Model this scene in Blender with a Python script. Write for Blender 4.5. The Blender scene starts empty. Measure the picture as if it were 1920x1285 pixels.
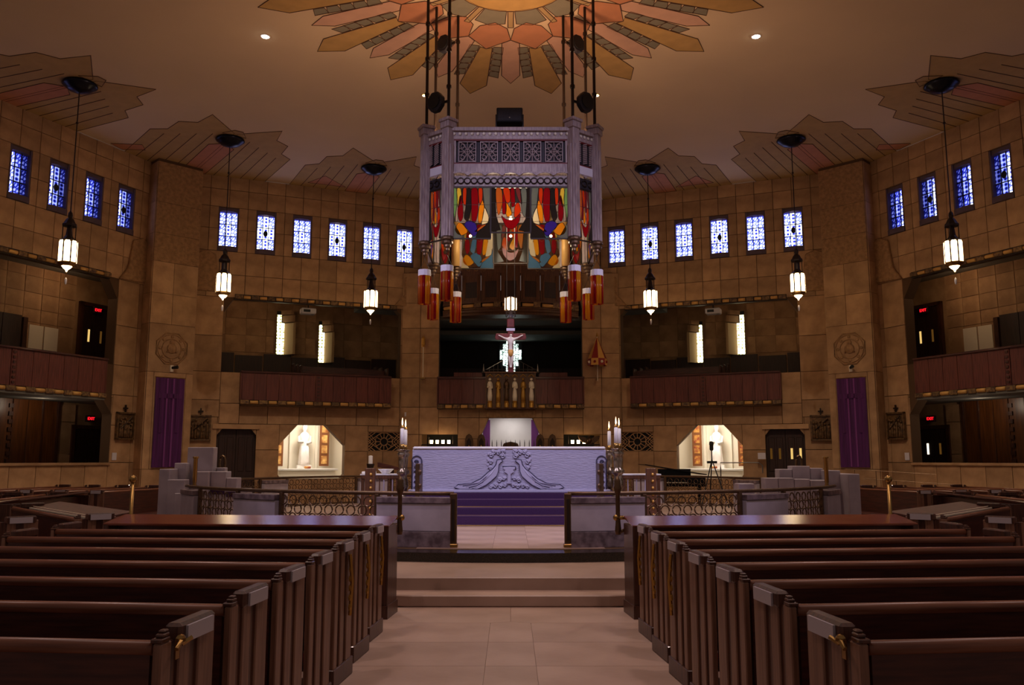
import bpy, bmesh, math, random
from mathutils import Vector
R = math.radians
random.seed(5)
sc = bpy.context.scene
COL = sc.collection
# ------------------------------------------------------------------ camera
cam = bpy.data.cameras.new('camera'); cam.lens = 29.81; cam.sensor_width = 36; cam.shift_x = 2.5/1920
cam.clip_end = 200
co = bpy.data.objects.new('camera', cam); COL.objects.link(co)
co.location = (0, 0, 1.62); co.rotation_euler = (R(90+7.79), 0, 0); sc.camera = co
# ------------------------------------------------------------------ world, lights, exposure
vs = sc.view_settings
vs.view_transform = 'Standard'; vs.look = 'None'; vs.gamma = 1; vs.use_curve_mapping = False; vs.exposure = 0.93
w = bpy.data.worlds.new('world'); sc.world = w; w.use_nodes = True
bg = w.node_tree.nodes['Background']; bg.inputs[0].default_value = (1.0, 0.78, 0.72, 1); bg.inputs[1].default_value = 0.06
def light(name, typ, loc, energy, color, size=0.2, target=None, spot=60, blend=0.5):
    l = bpy.data.lights.new(name, typ); l.energy = energy; l.color = color
    if typ == 'AREA': l.size = size
    else: l.shadow_soft_size = size
    if typ == 'SPOT': l.spot_size = R(spot); l.spot_blend = blend
    o = bpy.data.objects.new(name, l); COL.objects.link(o); o.location = loc
    if target is not None:
        o.rotation_euler = (Vector(target)-Vector(loc)).to_track_quat('-Z', 'Y').to_euler()
    return o
WARM = (1.0, 0.64, 0.36); LAV = (0.72, 0.66, 1.0); CREAM = (1.0, 0.86, 0.68)
# recessed ceiling spots of the room: lavender stage light on the altar, warm house lights over the nave
for s in (-1, 1):
    light('altar_spot', 'SPOT', (s*5.5, 8.0, 10.7), 1500, LAV, 0.15, (s*0.9, 15.6, 1.0), 36, 0.8)
    light('baldachin_spot', 'SPOT', (s*4.0, 4.0, 10.7), 850, LAV, 0.15, (s*0.5, 14.8, 6.2), 18, 0.8)
    light('house_light', 'SPOT', (s*5.5, 17.9, 10.93), 760, (1, .8, .6), 0.1, (s*5.5, 19.2, 0), 120, 0.7)
    light('house_light', 'SPOT', (s*4.2, 5.0, 10.9), 300, (1, .74, .66), 0.3, (s*4.2, 5.0, 0), 110, 0.8)
    light('house_light', 'SPOT', (s*9.5, 11.0, 10.9), 200, (1, .66, .55), 0.3, (s*9.5, 12.0, 0), 110, 0.8)
light('house_light', 'SPOT', (0, 9.6, 10.9), 600, (1, .74, .68), 0.3, (0, 8.0, 0), 70, 0.8)
light('rostrum_spot', 'SPOT', (0, 17.3, 7.3), 160, (1, .78, .5), .1, (0, 29.3, 4.0), 16, .6)
for s in (-1, 1):  # added fill spots above the canopy, there to brighten the ceiling
    light('added_ceiling_fill', 'SPOT', (s*.9, 15.9, 7.8), 165, (1, .60, .36), .2, (s*2.2, 15.9, 11), 150, .9)
    light('added_ceiling_fill', 'SPOT', (s*1.3, 16.4, 7.9), 85, (1, .68, .46), .2, (s*7.5, 22.5, 11.6), 95, .9)
# ------------------------------------------------------------------ materials
def lin(c):
    if isinstance(c, str): c = tuple(int(c[i:i+2], 16) for i in (0, 2, 4))
    return tuple(((x/255)/12.92 if x/255 <= .04045 else ((x/255+.055)/1.055)**2.4) for x in c)+(1,)
MATS = {}
def mat(name, col, rough=.6, metal=0, var=0, noise=0, nscale=4, stretch=(1, 1, 1), bump=0, bscale=30, col2=None, emit=0, ecol=None, spec=.5, coat=0):
    m = bpy.data.materials.new(name); m.use_nodes = True; nt = m.node_tree; N = nt.nodes; L = nt.links
    b = N['Principled BSDF']; c = lin(col)
    b.inputs['Roughness'].default_value = rough; b.inputs['Metallic'].default_value = metal
    b.inputs['Specular IOR Level'].default_value = spec; b.inputs['Coat Weight'].default_value = coat
    b.inputs['Base Color'].default_value = c
    out = None
    if noise or bump:
        tc = N.new('ShaderNodeTexCoord'); mp = N.new('ShaderNodeMapping'); mp.inputs['Scale'].default_value = stretch
        L.new(tc.outputs['Object'], mp.inputs[0])
    if noise:
        nz = N.new('ShaderNodeTexNoise'); nz.inputs['Scale'].default_value = nscale; nz.inputs['Detail'].default_value = 6
        L.new(mp.outputs[0], nz.inputs['Vector'])
        cr = N.new('ShaderNodeValToRGB'); e = cr.color_ramp.elements
        c2 = lin(col2) if col2 else tuple(x*(1-noise) for x in c[:3])+(1,)
        e[0].position = .35; e[0].color = c2; e[1].position = .65; e[1].color = c
        L.new(nz.outputs['Fac'], cr.inputs[0]); out = cr.outputs[0]
    if var:
        oi = N.new('ShaderNodeObjectInfo'); mr = N.new('ShaderNodeMapRange')
        mr.inputs[3].default_value = 1-var; mr.inputs[4].default_value = 1+var
        L.new(oi.outputs['Random'], mr.inputs[0])
        mx = N.new('ShaderNodeMix'); mx.data_type = 'RGBA'; mx.blend_type = 'MULTIPLY'; mx.inputs[0].default_value = 1
        if out: L.new(out, mx.inputs[6])
        else: mx.inputs[6].default_value = c
        L.new(mr.outputs[0], mx.inputs[7]); out = mx.outputs[2]
    if out: L.new(out, b.inputs['Base Color'])
    if bump:
        n2 = N.new('ShaderNodeTexNoise'); n2.inputs['Scale'].default_value = bscale; n2.inputs['Detail'].default_value = 4
        L.new(mp.outputs[0], n2.inputs['Vector'])
        bp = N.new('ShaderNodeBump'); bp.inputs['Strength'].default_value = bump; bp.inputs['Distance'].default_value = .02
        L.new(n2.outputs['Fac'], bp.inputs['Height']); L.new(bp.outputs[0], b.inputs['Normal'])
    if emit:
        b.inputs['Emission Color'].default_value = lin(ecol or col); b.inputs['Emission Strength'].default_value = emit
    MATS[name] = m
    return m
STONE = mat('travertine', 'ba926a', .75, var=.16, noise=.25, nscale=2.2, bump=.25, bscale=14, col2='9b7552')
JOINT = mat('stone_joint', '5a4028', .9)
CARVED = mat('carved_stone', 'ab8158', .8, noise=.35, nscale=9, bump=1.0, bscale=16)
PLASTER = mat('ceiling_plaster', 'cdb08c', .85, noise=.06, nscale=.6, bump=.05, bscale=40)
GREYM = mat('grey_marble', 'bcb0bc', .35, var=.05, noise=.12, nscale=3, col2='a89ca8')
GREYD = mat('dark_grey_marble', '8a787e', .3, noise=.4, nscale=9, col2='5a4a50')
GRAN = mat('black_granite', '14120f', .12, noise=.5, nscale=90, col2='2b2722')
FLOOR = mat('floor_stone', 'b09587', .42, var=.07, noise=.14, nscale=1.6, bump=.05, bscale=20, col2='9e8374')
WOOD = mat('dark_varnished_wood', '552a1d', .38, noise=.4, nscale=5, stretch=(.7, 9, 9), col2='381813', coat=.05)
RAIL = mat('highlit_rail_wood', '84523a', .36, noise=.25, nscale=5, stretch=(.7, 9, 9), col2='6a3e2a')  # lighter pew wood: top-edge highlight painted into the rail colour
PEWEND = mat('pew_end_wood', '86604a', .42, noise=.25, nscale=5, stretch=(9, 9, .7), col2='6a4634', coat=.1)
WOODV = mat('dark_wood_upright', '54301f', .38, noise=.35, nscale=5, stretch=(9, 9, .7), col2='331911', coat=.15)
PANEL = mat('gallery_wood', '71392e', .5, var=.08, noise=.3, nscale=4, stretch=(8, 8, .6), col2='54271f')
PANELB = mat('brown_folding_wood', '6a3c18', .35, var=.05, noise=.3, nscale=3, stretch=(8, 8, .5), col2='4c280e', coat=.3)
OAK = mat('oak', '6e4426', .5, noise=.3, nscale=5, stretch=(8, 8, .6), col2='4f2e18')
DOORW = mat('door_wood', '3a2018', .5, noise=.3, nscale=4, stretch=(8, 8, .6), col2='28150f')
BRONZE = mat('bronze', '6d533c', .42, metal=.7, noise=.3, nscale=12)
WFRAME = mat('window_frame', '5b4a56', .6)  # pale strips paint bright edge reflections onto the board
SPLAY = mat('splayed_jamb', 'c4a478', .8)
DBRONZE = mat('dark_bronze', '33261f', .45, metal=.5)
CASTB = mat('cast_relief', '7d5c38', .55, metal=.2, noise=.5, nscale=10, col2='4a3420')
BRASS = mat('brass', 'a8854e', .3, metal=1)
PEWTER = mat('antique_silver', 'b9a88f', .3, metal=.9, noise=.4, nscale=14, col2='6b5a44')
GOLD = mat('gilding', 'b98a3e', .4, metal=.6, var=.15)
GILTF = mat('painted_frieze', '4a3226', .6, var=.35, noise=.6, nscale=14, bump=.6, bscale=25, col2='8a6a3c')
GILTB = mat('gilded_cylinder', 'd6a45c', .5, metal=.15)
WHITE = mat('white_linen', 'f4f1ee', .8)
LAVM = mat('altar_marble', 'b2adc4', .5, noise=.1, nscale=4, stretch=(1, 1, 6), bump=.9, bscale=9)
LAVC = mat('altar_carving', 'b8b3ca', .45, bump=.1, bscale=30)
LAVD = mat('altar_groove', '423d58', .6)
CARPET = mat('purple_carpet', '40204a', .95, noise=.2, nscale=60)
PURPLE = mat('purple_banner', '5a1f63', .85, noise=.25, nscale=2, stretch=(10, 10, .3), col2='431549')
PURPL2 = mat('purple_banner_light', '7a3a80', .85)
RED = mat('red_vinyl', '8e1420', .5)
MAROON = mat('cross_red', '7a3026', .5, noise=.3, nscale=10)
IVORY = mat('ivory', 'e6d8c2', .5)
CHAPEL = mat('chapel_white', 'efe6d6', .7, bump=.05, bscale=6)
MARBLEW = mat('white_marble', 'efe9e6', .4, noise=.08, nscale=2)
BLACK = mat('black_lacquer', '0c0c0e', .2)
BLACKM = mat('black_matte', '121214', .6)
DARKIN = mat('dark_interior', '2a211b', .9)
GREYIN = mat('grey_interior', '6d6a62', .9)
BALD = mat('pickled_oak', 'b09c96', .55, noise=.35, nscale=6, stretch=(8, 8, .8), col2='8a7678')
BALDD = mat('baldachin_backing', '2a2228', .7)
BALDR = mat('baldachin_red', '6b1a1a', .6)
ICON = mat('icon_panel', 'a4602c', .6, noise=.7, nscale=7, col2='f0c070')
ICONR = mat('icon_red', '8e2f22', .6, noise=.6, nscale=9, col2='d9a24a')
FRAMEW = mat('icon_frame', '7c4a26', .5)
REDCLOTH = mat('red_silk', '8d1f1c', .6)
GOLDCLOTH = mat('gold_silk', 'd9a04c', .6)
OCHREW = mat('ceiling_ochre_wing', 'b08d57', .9, noise=.12, nscale=3)
OCHRE = mat('ceiling_ochre', 'b48c50', .9, noise=.15, nscale=3)
OCHRE2 = mat('ceiling_ochre_pale', 'a3855a', .9)
PINK = mat('ceiling_pink', 'c79a80', .9, noise=.1, nscale=3)
ORANGE = mat('ceiling_orange', 'b97a55', .9, noise=.12, nscale=3)
CGREY = mat('ceiling_grey', '7d7460', .9, noise=.1, nscale=4)
CLINE = mat('ceiling_line', '503423', .9)
PAPER = mat('paper_notice', 'd6cfd6', .8)
ROSE = mat('dark_ceiling_rose', '22222c', .28, metal=.8)
STEEL = mat('brushed_steel', '8a8784', .35, metal=.9)
PIPEB = mat('speaker_grey', '2b2730', .6, noise=.5, nscale=40)
def emis(name, col, strength):
    m = bpy.data.materials.new(name); m.use_nodes = True; N = m.node_tree.nodes; N.clear()
    e = N.new('ShaderNodeEmission'); e.inputs[0].default_value = lin(col); e.inputs[1].default_value = strength
    o = N.new('ShaderNodeOutputMaterial'); m.node_tree.links.new(e.outputs[0], o.inputs[0]); return m
LAMP = emis('lantern_glow', 'ffda9f', 7)
BOARDM = mat('matte_board', '5e3527', .5, noise=.3, nscale=5, stretch=(.7, 9, 9), col2='482419')
BOARD = mat('polished_board', '74402f', .17, noise=.3, nscale=5, stretch=(.7, 9, 9), col2='5c2c20')
SPOTG = emis('downlight_glow', 'fff4e0', 30)
FLAME = emis('flame', 'ffcf9a', 3)
EXITR = emis('exit_red', 'ff1a26', 1.2)
EXITB = mat('exit_housing', '2a0506', .6)
DOORL = emis('door_light', 'ffd27a', .45)
DOORW2 = emis('door_light_white', 'fff2d8', 1.2)
DOORD = emis('door_light_dim', 'c98a3a', .08)
def leaded(name, mode, bright, c_hot, c_mid, c_dark):
    """backlit stained glass: procedural tracery of leads over glowing glass"""
    m = bpy.data.materials.new(name); m.use_nodes = True; nt = m.node_tree; N = nt.nodes; L = nt.links; N.clear()
    tc = N.new('ShaderNodeTexCoord'); mp = N.new('ShaderNodeMapping'); L.new(tc.outputs['Object'], mp.inputs[0])
    vo = N.new('ShaderNodeTexVoronoi'); vo.feature = 'DISTANCE_TO_EDGE' if mode == 0 else 'F1'
    vo.inputs['Scale'].default_value = 9 if mode == 0 else 8; vo.inputs['Randomness'].default_value = 1 if mode == 0 else .15
    L.new(mp.outputs[0], vo.inputs['Vector'])
    cr = N.new('ShaderNodeValToRGB'); e = cr.color_ramp.elements
    if mode == 0:
        e[0].position = .05; e[0].color = lin(c_dark); e[1].position = .3; e[1].color = lin(c_hot)
        k = e.new(.14); k.color = lin(c_mid)
    else:
        e[0].position = .26; e[0].color = lin(c_dark); e[1].position = .55; e[1].color = lin(c_hot)
        k = e.new(.36); k.color = lin(c_mid)
    L.new(vo.outputs['Distance'], cr.inputs[0])
    em = N.new('ShaderNodeEmission'); L.new(cr.outputs[0], em.inputs[0]); em.inputs[1].default_value = bright
    o = N.new('ShaderNodeOutputMaterial'); L.new(em.outputs[0], o.inputs[0]); return m
G_HOT = [leaded('blue_glass_bright', 0, 2.6, 'f2f6ff', '8f9cff', '2028b0'), leaded('blue_glass_ringed', 1, 2.6, 'f2f6ff', '8f9cff', '181c90')]
G_MID = [leaded('blue_glass_mid', 0, .85, 'a9b4ff', '4a58ee', '101478'), leaded('blue_glass_mid_ringed', 1, .85, 'a9b4ff', '4a58ee', '0c1060')]
G_DIM = [leaded('blue_glass_dim', 0, .4, '7f8bf0', '3038b4', '0a0c50'), leaded('blue_glass_dim_ringed', 1, .4, '7f8bf0', '3038b4', '080a40')]  # mid and dim copies: one-sided window light painted into the glow
G_WARM = leaded('pale_leaded_glass', 1, 2.2, 'fff8dc', 'eedf98', '5a5a28')
G_COLD = leaded('white_leaded_glass', 0, 2.6, 'f4fff8', 'd8f0e8', '304038')
def glass(name, col, glow=0):
    m = bpy.data.materials.new(name); m.use_nodes = True; nt = m.node_tree; N = nt.nodes; L = nt.links; N.clear()
    tr = N.new('ShaderNodeBsdfTransparent'); tr.inputs[0].default_value = lin(col)
    tl = N.new('ShaderNodeBsdfTranslucent'); tl.inputs[0].default_value = lin(col)
    df = N.new('ShaderNodeBsdfPrincipled'); df.inputs['Base Color'].default_value = lin(col); df.inputs['Roughness'].default_value = .15
    a = N.new('ShaderNodeMixShader'); a.inputs[0].default_value = .62; L.new(tr.outputs[0], a.inputs[1]); L.new(tl.outputs[0], a.inputs[2])
    b = N.new('ShaderNodeMixShader'); b.inputs[0].default_value = .22; L.new(a.outputs[0], b.inputs[1]); L.new(df.outputs[0], b.inputs[2])
    o = N.new('ShaderNodeOutputMaterial'); L.new(b.outputs[0], o.inputs[0]); return m
GL = {k: glass('glass_'+k, c) for k, c in dict(red='b3202a', orange='e06a28', gold='f0b428', amber='d89040', yellow='f2dc70', violet='6a4fb0', clear='9a9c94', smoke='54493e', blue='6f9cbc', green='a8c890', cream='f2e6c8', rose='a8605a').items()}
# ------------------------------------------------------------------ mesh helpers
class MB:
    def __init__(s): s.v = []; s.f = []
    def add(s, vs, fs):
        n = len(s.v); s.v += [tuple(p) for p in vs]; s.f += [[i+n for i in f] for f in fs]; return s
    def box(s, x0, x1, y0, y1, z0, z1):
        x0, x1 = min(x0, x1), max(x0, x1); y0, y1 = min(y0, y1), max(y0, y1); z0, z1 = min(z0, z1), max(z0, z1)
        return s.add([(x0,y0,z0),(x1,y0,z0),(x1,y1,z0),(x0,y1,z0),(x0,y0,z1),(x1,y0,z1),(x1,y1,z1),(x0,y1,z1)],
                     [(0,3,2,1),(4,5,6,7),(0,1,5,4),(1,2,6,5),(2,3,7,6),(3,0,4,7)])
    def _pr(s, a, b):
        n = len(a)
        return s.add(a+b, [list(range(n))[::-1], list(range(n, 2*n))]+[(i, (i+1) % n, n+(i+1) % n, n+i) for i in range(n)])
    def xz(s, p, y0, y1): return s._pr([(x, y0, z) for x, z in p], [(x, y1, z) for x, z in p])
    def xy(s, p, z0, z1): return s._pr([(x, y, z0) for x, y in p], [(x, y, z1) for x, y in p])
    def yz(s, p, x0, x1): return s._pr([(x0, y, z) for y, z in p], [(x1, y, z) for y, z in p])
    def tube(s, pts, r, n=6, closed=False):
        P = [Vector(p) for p in pts]; k = len(P); rr = r if isinstance(r, (list, tuple)) else [r]*k
        vs = []; fs = []
        for i in range(k):
            a = P[(i-1) % k] if (closed or i > 0) else P[i]; b = P[(i+1) % k] if (closed or i < k-1) else P[i]
            t = (b-a).normalized(); up = Vector((0, 0, 1)) if abs(t.z) < .95 else Vector((1, 0, 0))
            e1 = t.cross(up).normalized(); e2 = t.cross(e1)
            for j in range(n):
                q = 2*math.pi*j/n; vs.append(P[i]+e1*math.cos(q)*rr[i]+e2*math.sin(q)*rr[i])
        for i in range(k if closed else k-1):
            for j in range(n):
                a = i*n+j; b = i*n+(j+1) % n; c = ((i+1) % k)*n+(j+1) % n; d = ((i+1) % k)*n+j; fs.append((a, b, c, d))
        if not closed: fs.append(list(range(n))[::-1]); fs.append([(k-1)*n+j for j in range(n)])
        return s.add(vs, fs)
    def lathe(s, prof, cx=0, cy=0, n=12, ph=0):
        vs = []; fs = []; k = len(prof)
        for r, z in prof:
            for j in range(n):
                q = 2*math.pi*(j+ph)/n; vs.append((cx+r*math.cos(q), cy+r*math.sin(q), z))
        for i in range(k-1):
            for j in range(n): fs.append((i*n+j, i*n+(j+1) % n, (i+1)*n+(j+1) % n, (i+1)*n+j))
        fs.append(list(range(n))[::-1]); fs.append([(k-1)*n+j for j in range(n)])
        return s.add(vs, fs)
    def ball(s, c, r, n=10, k=6, sx=1, sy=1, sz=1):
        pr = [(r*math.sin(math.pi*(i+.02)/(k+.04))+1e-4, -r*math.cos(math.pi*(i+.02)/(k+.04))) for i in range(k+1)]
        vs = []; fs = []
        for a, z in pr:
            for j in range(n):
                q = 2*math.pi*j/n; vs.append((c[0]+a*math.cos(q)*sx, c[1]+a*math.sin(q)*sy, c[2]+z*sz))
        for i in range(k):
            for j in range(n): fs.append((i*n+j, i*n+(j+1) % n, (i+1)*n+(j+1) % n, (i+1)*n+j))
        return s.add(vs, fs)
    def mesh(s, name, m, smooth=False, bevel=0, bseg=1):
        me = bpy.data.meshes.new(name); bm = bmesh.new(); vv = [bm.verts.new(p) for p in s.v]
        for f in s.f:
            try: bm.faces.new([vv[i] for i in f])
            except ValueError: pass
        bmesh.ops.recalc_face_normals(bm, faces=bm.faces)
        if bevel:
            bmesh.ops.bevel(bm, geom=[e for e in bm.edges], offset=bevel, segments=bseg, affect='EDGES', clamp_overlap=True)
        bm.to_mesh(me); bm.free()
        if smooth:
            for p in me.polygons: p.use_smooth = True
        if m: me.materials.append(m)
        return me
    def build(s, name, m, parent=None, loc=(0, 0, 0), rz=0, **k):
        return inst(name, s.mesh(name, m, **k), parent, loc, rz)
def inst(name, me, parent=None, loc=(0, 0, 0), rz=0):
    o = bpy.data.objects.new(name, me); COL.objects.link(o); o.parent = parent; o.location = loc
    o.rotation_euler = (0, 0, rz); return o
def tag(o, label, cat=None, group=None, kind=None):
    o['label'] = label
    if cat: o['category'] = cat
    if group: o['group'] = group
    if kind: o['kind'] = kind
    return o
def empty(name, loc, rz=0): return inst(name, None, None, loc, rz)
def clone(o, parent=None, name=None):
    c = o.copy(); COL.objects.link(c); c.parent = parent
    for ch in list(o.children): clone(ch, c)
    return c
def clip(poly, conv):
    out = poly
    for i in range(len(conv)):
        a, b = conv[i], conv[(i+1) % len(conv)]; src = out; out = []
        ins = lambda p: (b[0]-a[0])*(p[1]-a[1])-(b[1]-a[1])*(p[0]-a[0]) >= -1e-9
        for j in range(len(src)):
            p, q = src[j-1], src[j]
            ip, iq = ins(p), ins(q)
            if ip != iq:
                d1 = (b[0]-a[0])*(p[1]-a[1])-(b[1]-a[1])*(p[0]-a[0]); d2 = (b[0]-a[0])*(q[1]-a[1])-(b[1]-a[1])*(q[0]-a[0])
                t = d1/(d1-d2); out.append((p[0]+t*(q[0]-p[0]), p[1]+t*(q[1]-p[1])))
            if iq: out.append(q)
        if not out: return []
    return out
def ccw(p):
    a = sum(p[i-1][0]*p[i][1]-p[i][0]*p[i-1][1] for i in range(len(p)))
    return p if a > 0 else p[::-1]
def opening(u0, u1, z0, z1, tl=None, tr=None, bl=None, br=None):
    """axis-aligned opening whose corners may be filled: tl=(du,dz)"""
    fill = []
    if tl: fill.append(ccw([(u0, z1), (u0+tl[0], z1), (u0, z1-tl[1])]))
    if tr: fill.append(ccw([(u1, z1), (u1-tr[0], z1), (u1, z1-tr[1])]))
    if bl: fill.append(ccw([(u0, z0), (u0+bl[0], z0), (u0, z0+bl[1])]))
    if br: fill.append(ccw([(u1, z0), (u1-br[0], z0), (u1, z0+br[1])]))
    return (u0, u1, z0, z1, fill)
def cut(rects, ops):
    """rects minus openings -> polygons"""
    done = []; todo = list(rects)
    for (a, b, c, d, fill) in ops:
        nxt = []
        for (u0, u1, z0, z1) in todo:
            if u1 <= a+1e-6 or u0 >= b-1e-6 or z1 <= c+1e-6 or z0 >= d-1e-6: nxt.append((u0, u1, z0, z1)); continue
            if u0 < a: nxt.append((u0, a, z0, z1))
            if u1 > b: nxt.append((b, u1, z0, z1))
            x0, x1 = max(u0, a), min(u1, b)
            if z0 < c: nxt.append((x0, x1, z0, c))
            if z1 > d: nxt.append((x0, x1, d, z1))
            y0, y1 = max(z0, c), min(z1, d)
            for f in fill:
                p = clip([(x0, y0), (x1, y0), (x1, y1), (x0, y1)], f)
                if len(p) > 2: done.append(p)
        todo = nxt
    return [[(a, c), (b, c), (b, d), (a, d)] for a, b, c, d in todo]+done
def inset(p, g):
    p = ccw(p); cx = sum(q[0] for q in p)/len(p); cz = sum(q[1] for q in p)/len(p)
    w = max(q[0] for q in p)-min(q[0] for q in p); h = max(q[1] for q in p)-min(q[1] for q in p)
    if w < 4*g or h < 4*g: return None
    return [(cx+(x-cx)*(1-2*g/w), cz+(z-cz)*(1-2*g/h)) for x, z in p]
def clad(root, m, rects, ops, d=0.0, matl=STONE, gap=.009, name='stone_block'):
    """separate stone blocks on a wall: proud of the joint behind them"""
    for p in cut(rects, ops):
        q = inset(p, gap)
        if not q: continue
        pr = d+random.uniform(-.004, .006)
        cx = sum(a for a, b in q)/len(q); cz = sum(b for a, b in q)/len(q)
        MB().xz([(m*(a-cx), b-cz) for a, b in q], -pr, -d+.06).build(name, matl, root, (m*cx, 0, cz))
def grid(us, zs): return [(us[i], us[i+1], zs[j], zs[j+1]) for j in range(len(zs)-1) for i in range(len(us)-1)]
def backing(root_name, m, loc, rz, rect, ops, d0, d1, matl=JOINT):
    mb = MB()
    for p in cut([rect], ops): mb.xz([(m*a, b) for a, b in p], -d0, -d1)
    return mb.build(root_name, matl, None, loc, rz)
def text3d(name, body, size, matl, parent, loc, rx=90, rz=0, ext=.004):
    c = bpy.data.curves.new(name, 'FONT'); c.body = body; c.size = size; c.extrude = ext; c.align_x = 'CENTER'; c.align_y = 'CENTER'
    t0 = bpy.data.objects.new(name, c); me = bpy.data.meshes.new_from_object(t0); bpy.data.objects.remove(t0); me.materials.clear(); me.materials.append(matl)
    o = bpy.data.objects.new(name, me); COL.objects.link(o); o.parent = parent; o.location = loc; o.rotation_euler = (R(rx), 0, rz); return o
def circ(r, n, a0=0, a1=360, cx=0, cy=0):
    k = n if abs(a1-a0-360) < 1e-6 else n+1
    return [(cx+r*math.cos(R(a0+(a1-a0)*i/n)), cy+r*math.sin(R(a0+(a1-a0)*i/n))) for i in range(k)]
YC = 15.6; RO = 15.8; CZ = 11.0
SIDE = {-1: 'left', 1: 'right'}
# ------------------------------------------------------------------ floor and ceiling
octo = [(RO*math.sin(R(45*i)), YC+RO*math.cos(R(45*i))) for i in range(8)]
fl = tag(MB().xy([(x*1.35, YC+(y-YC)*1.35) for x, y in octo], -.3, -.012).build('floor', FLOOR), 'pale brown stone floor of the church', 'floor', kind='structure')
def slab(x0, x1, y0, y1, z, root=fl, pts=None):
    p = pts or [(x0, y0), (x1, y0), (x1, y1), (x0, y1)]
    cx = sum(a for a, b in p)/len(p); cy = sum(b for a, b in p)/len(p)
    MB().xy([((a-cx)*.996, (b-cy)*.995) for a, b in p], -.03, 0).build('floor_slab', FLOOR, root, (cx, cy, z))
for k in range(10):
    y1 = 8.72-.88*k; y0 = y1-.88
    slab(-.2, .2, y0, y1, 0, pts=[(-.2, y0), (.2, y0), (.2, y1), (0, y1+.07), (-.2, y1)] if k == 0 else None)
    for s in (-1, 1): slab(s*.2, s*1.48, y0, y1, 0)
for s in (-1, 1): slab(0, 0, 0, 0, 0, pts=[(0, 8.79), (s*.2, 8.72), (s*1.48, 8.72), (s*1.48, 9.62), (0, 9.62)])
ceil = tag(MB().xy(octo, CZ, CZ+.3).build('ceiling', PLASTER), 'flat octagonal plaster ceiling with painted sunburst', 'ceiling', kind='structure')
def cpiece(name, pts, m, lift=.006, line=True):
    cx = sum(a for a, b in pts)/len(pts); cy = sum(b for a, b in pts)/len(pts)
    MB().xy([(a-cx, b-cy) for a, b in pts], -lift, .002).build(name, m, ceil, (cx, cy, CZ))
    if line:
        MB().tube([(a-cx, b-cy, -lift) for a, b in pts], .011, 4, True).build('painted_outline', CLINE, ceil, (cx, cy, CZ))
def pol(r, a, off=0):   # a from straight back (+Y), off sideways
    a = R(a); return (r*math.sin(a)+off*math.cos(a), YC+r*math.cos(a)-off*math.sin(a))
for k in range(16):
    a = 22.5*k
    if abs(((a+180) % 360)-180) > 115: continue      # behind the camera's view of the ceiling
    cpiece('pink_ray', [pol(2.47, a), pol(2.62, a, .2), pol(4.25, a, .225), pol(4.7, a), pol(4.25, a, -.225), pol(2.62, a, -.2)], PINK)
    for b in (a+11.25,):
        cpiece('ochre_ray', [pol(2.93, b), pol(2.85, b, .14), pol(4.85, b, .34), pol(5.4, b), pol(4.85, b, -.34), pol(2.85, b, -.14)], OCHRE)
        cpiece('orange_kite', [pol(2.93, b), pol(2.46, b+11.25), pol(1.95, b+9), pol(1.72, b), pol(1.95, b-9), pol(2.46, b-11.25)], ORANGE, .005)
        for q in (-1, 1):
            c = b+q*5.625
            for j in range(5):
                r0 = 2.82+.31*j; r1 = r0+.295; t0 = .05+.012*j
                w0 = r0*math.sin(R(5.625))-.15; w1 = r1*math.sin(R(5.625))-.15
                cpiece('grey_hatch', [pol(r0, c, .11), pol(r1+.05*q, c, .12), pol(r1-.05*q, c, -.12), pol(r0, c, -.11)], CGREY, .003, True)
for k in range(12):
    a = 30*k
    if abs(((a+180) % 360)-180) > 125: continue
    cpiece('pale_spoke', [pol(1.2, a, .06), pol(1.9, a, .06), pol(1.9, a, -.06), pol(1.2, a, -.06)], OCHRE2, .009)
    cpiece('grey_cell', [pol(1.2, a+4), pol(1.75, a+4), pol(1.85, a+15), pol(1.75, a+26), pol(1.2, a+26)], CGREY, .004)
cpiece('sun_disc', [(r, YC+c) for r, c in circ(1.22, 32)], OCHRE, .011)
# painted wings around each lantern rose
LANT = [(10.86, 20.3), (8.3, 24.05), (4.45, 26.55)]
for s in (-1, 1):
    for i, (lx, ly) in enumerate(LANT):
        fx, fy = (s*.9239, .3827) if i == 0 else (s*.3827, .9239)    # toward the wall
        if i == 1: fx, fy = s*.60, .80
        px, py = -fy, fx
        dist = {0: 2.5, 1: 3.0, 2: 2.3}[i]
        def W(a, b): return (s*lx+fx*a+px*b, ly+fy*a+py*b)
        n = 5
        for q in (-1, 1):
            cpiece('ochre_wing', [W(-.5, q*.05), W(-1.5, q*1.0), W(-.7, q*1.15), W(-.45, q*1.6), W(.3, q*1.7), W(.6, q*2.1), W(dist*1.25, q*2.3), W(dist*1.25, q*.05)], OCHREW, .004)
            for j in range(4):
                MB().tube([(*W(-.1+.28*j, q*(.55+.38*j)), CZ-.008), (*W(dist*1.2, q*(.65+.42*j)), CZ-.008)], .011, 4).build('painted_outline', CLINE, ceil)
        cpiece('orange_lozenge', [W(.45, 0), W(.8, .38), W(dist*1.2, .38), W(dist*1.2, -.38), W(.8, -.38)], ORANGE, .009)
        cpiece('ochre_point', [W(-.35, .35), W(-.75, .12), W(-.75, -.12), W(-.35, -.35)], OCHRE2, .008)
    cpiece('orange_lozenge', [(s*x, y) for x, y in ((6.95, 28.05), (6.2, 27.35), (5.75, 28.55))], ORANGE, .005)
    cpiece('orange_lozenge', [(s*x, y) for x, y in ((12.0, 24.4), (11.1, 24.5), (11.2, 24.95), (11.9, 24.9))], ORANGE, .005)
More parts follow.
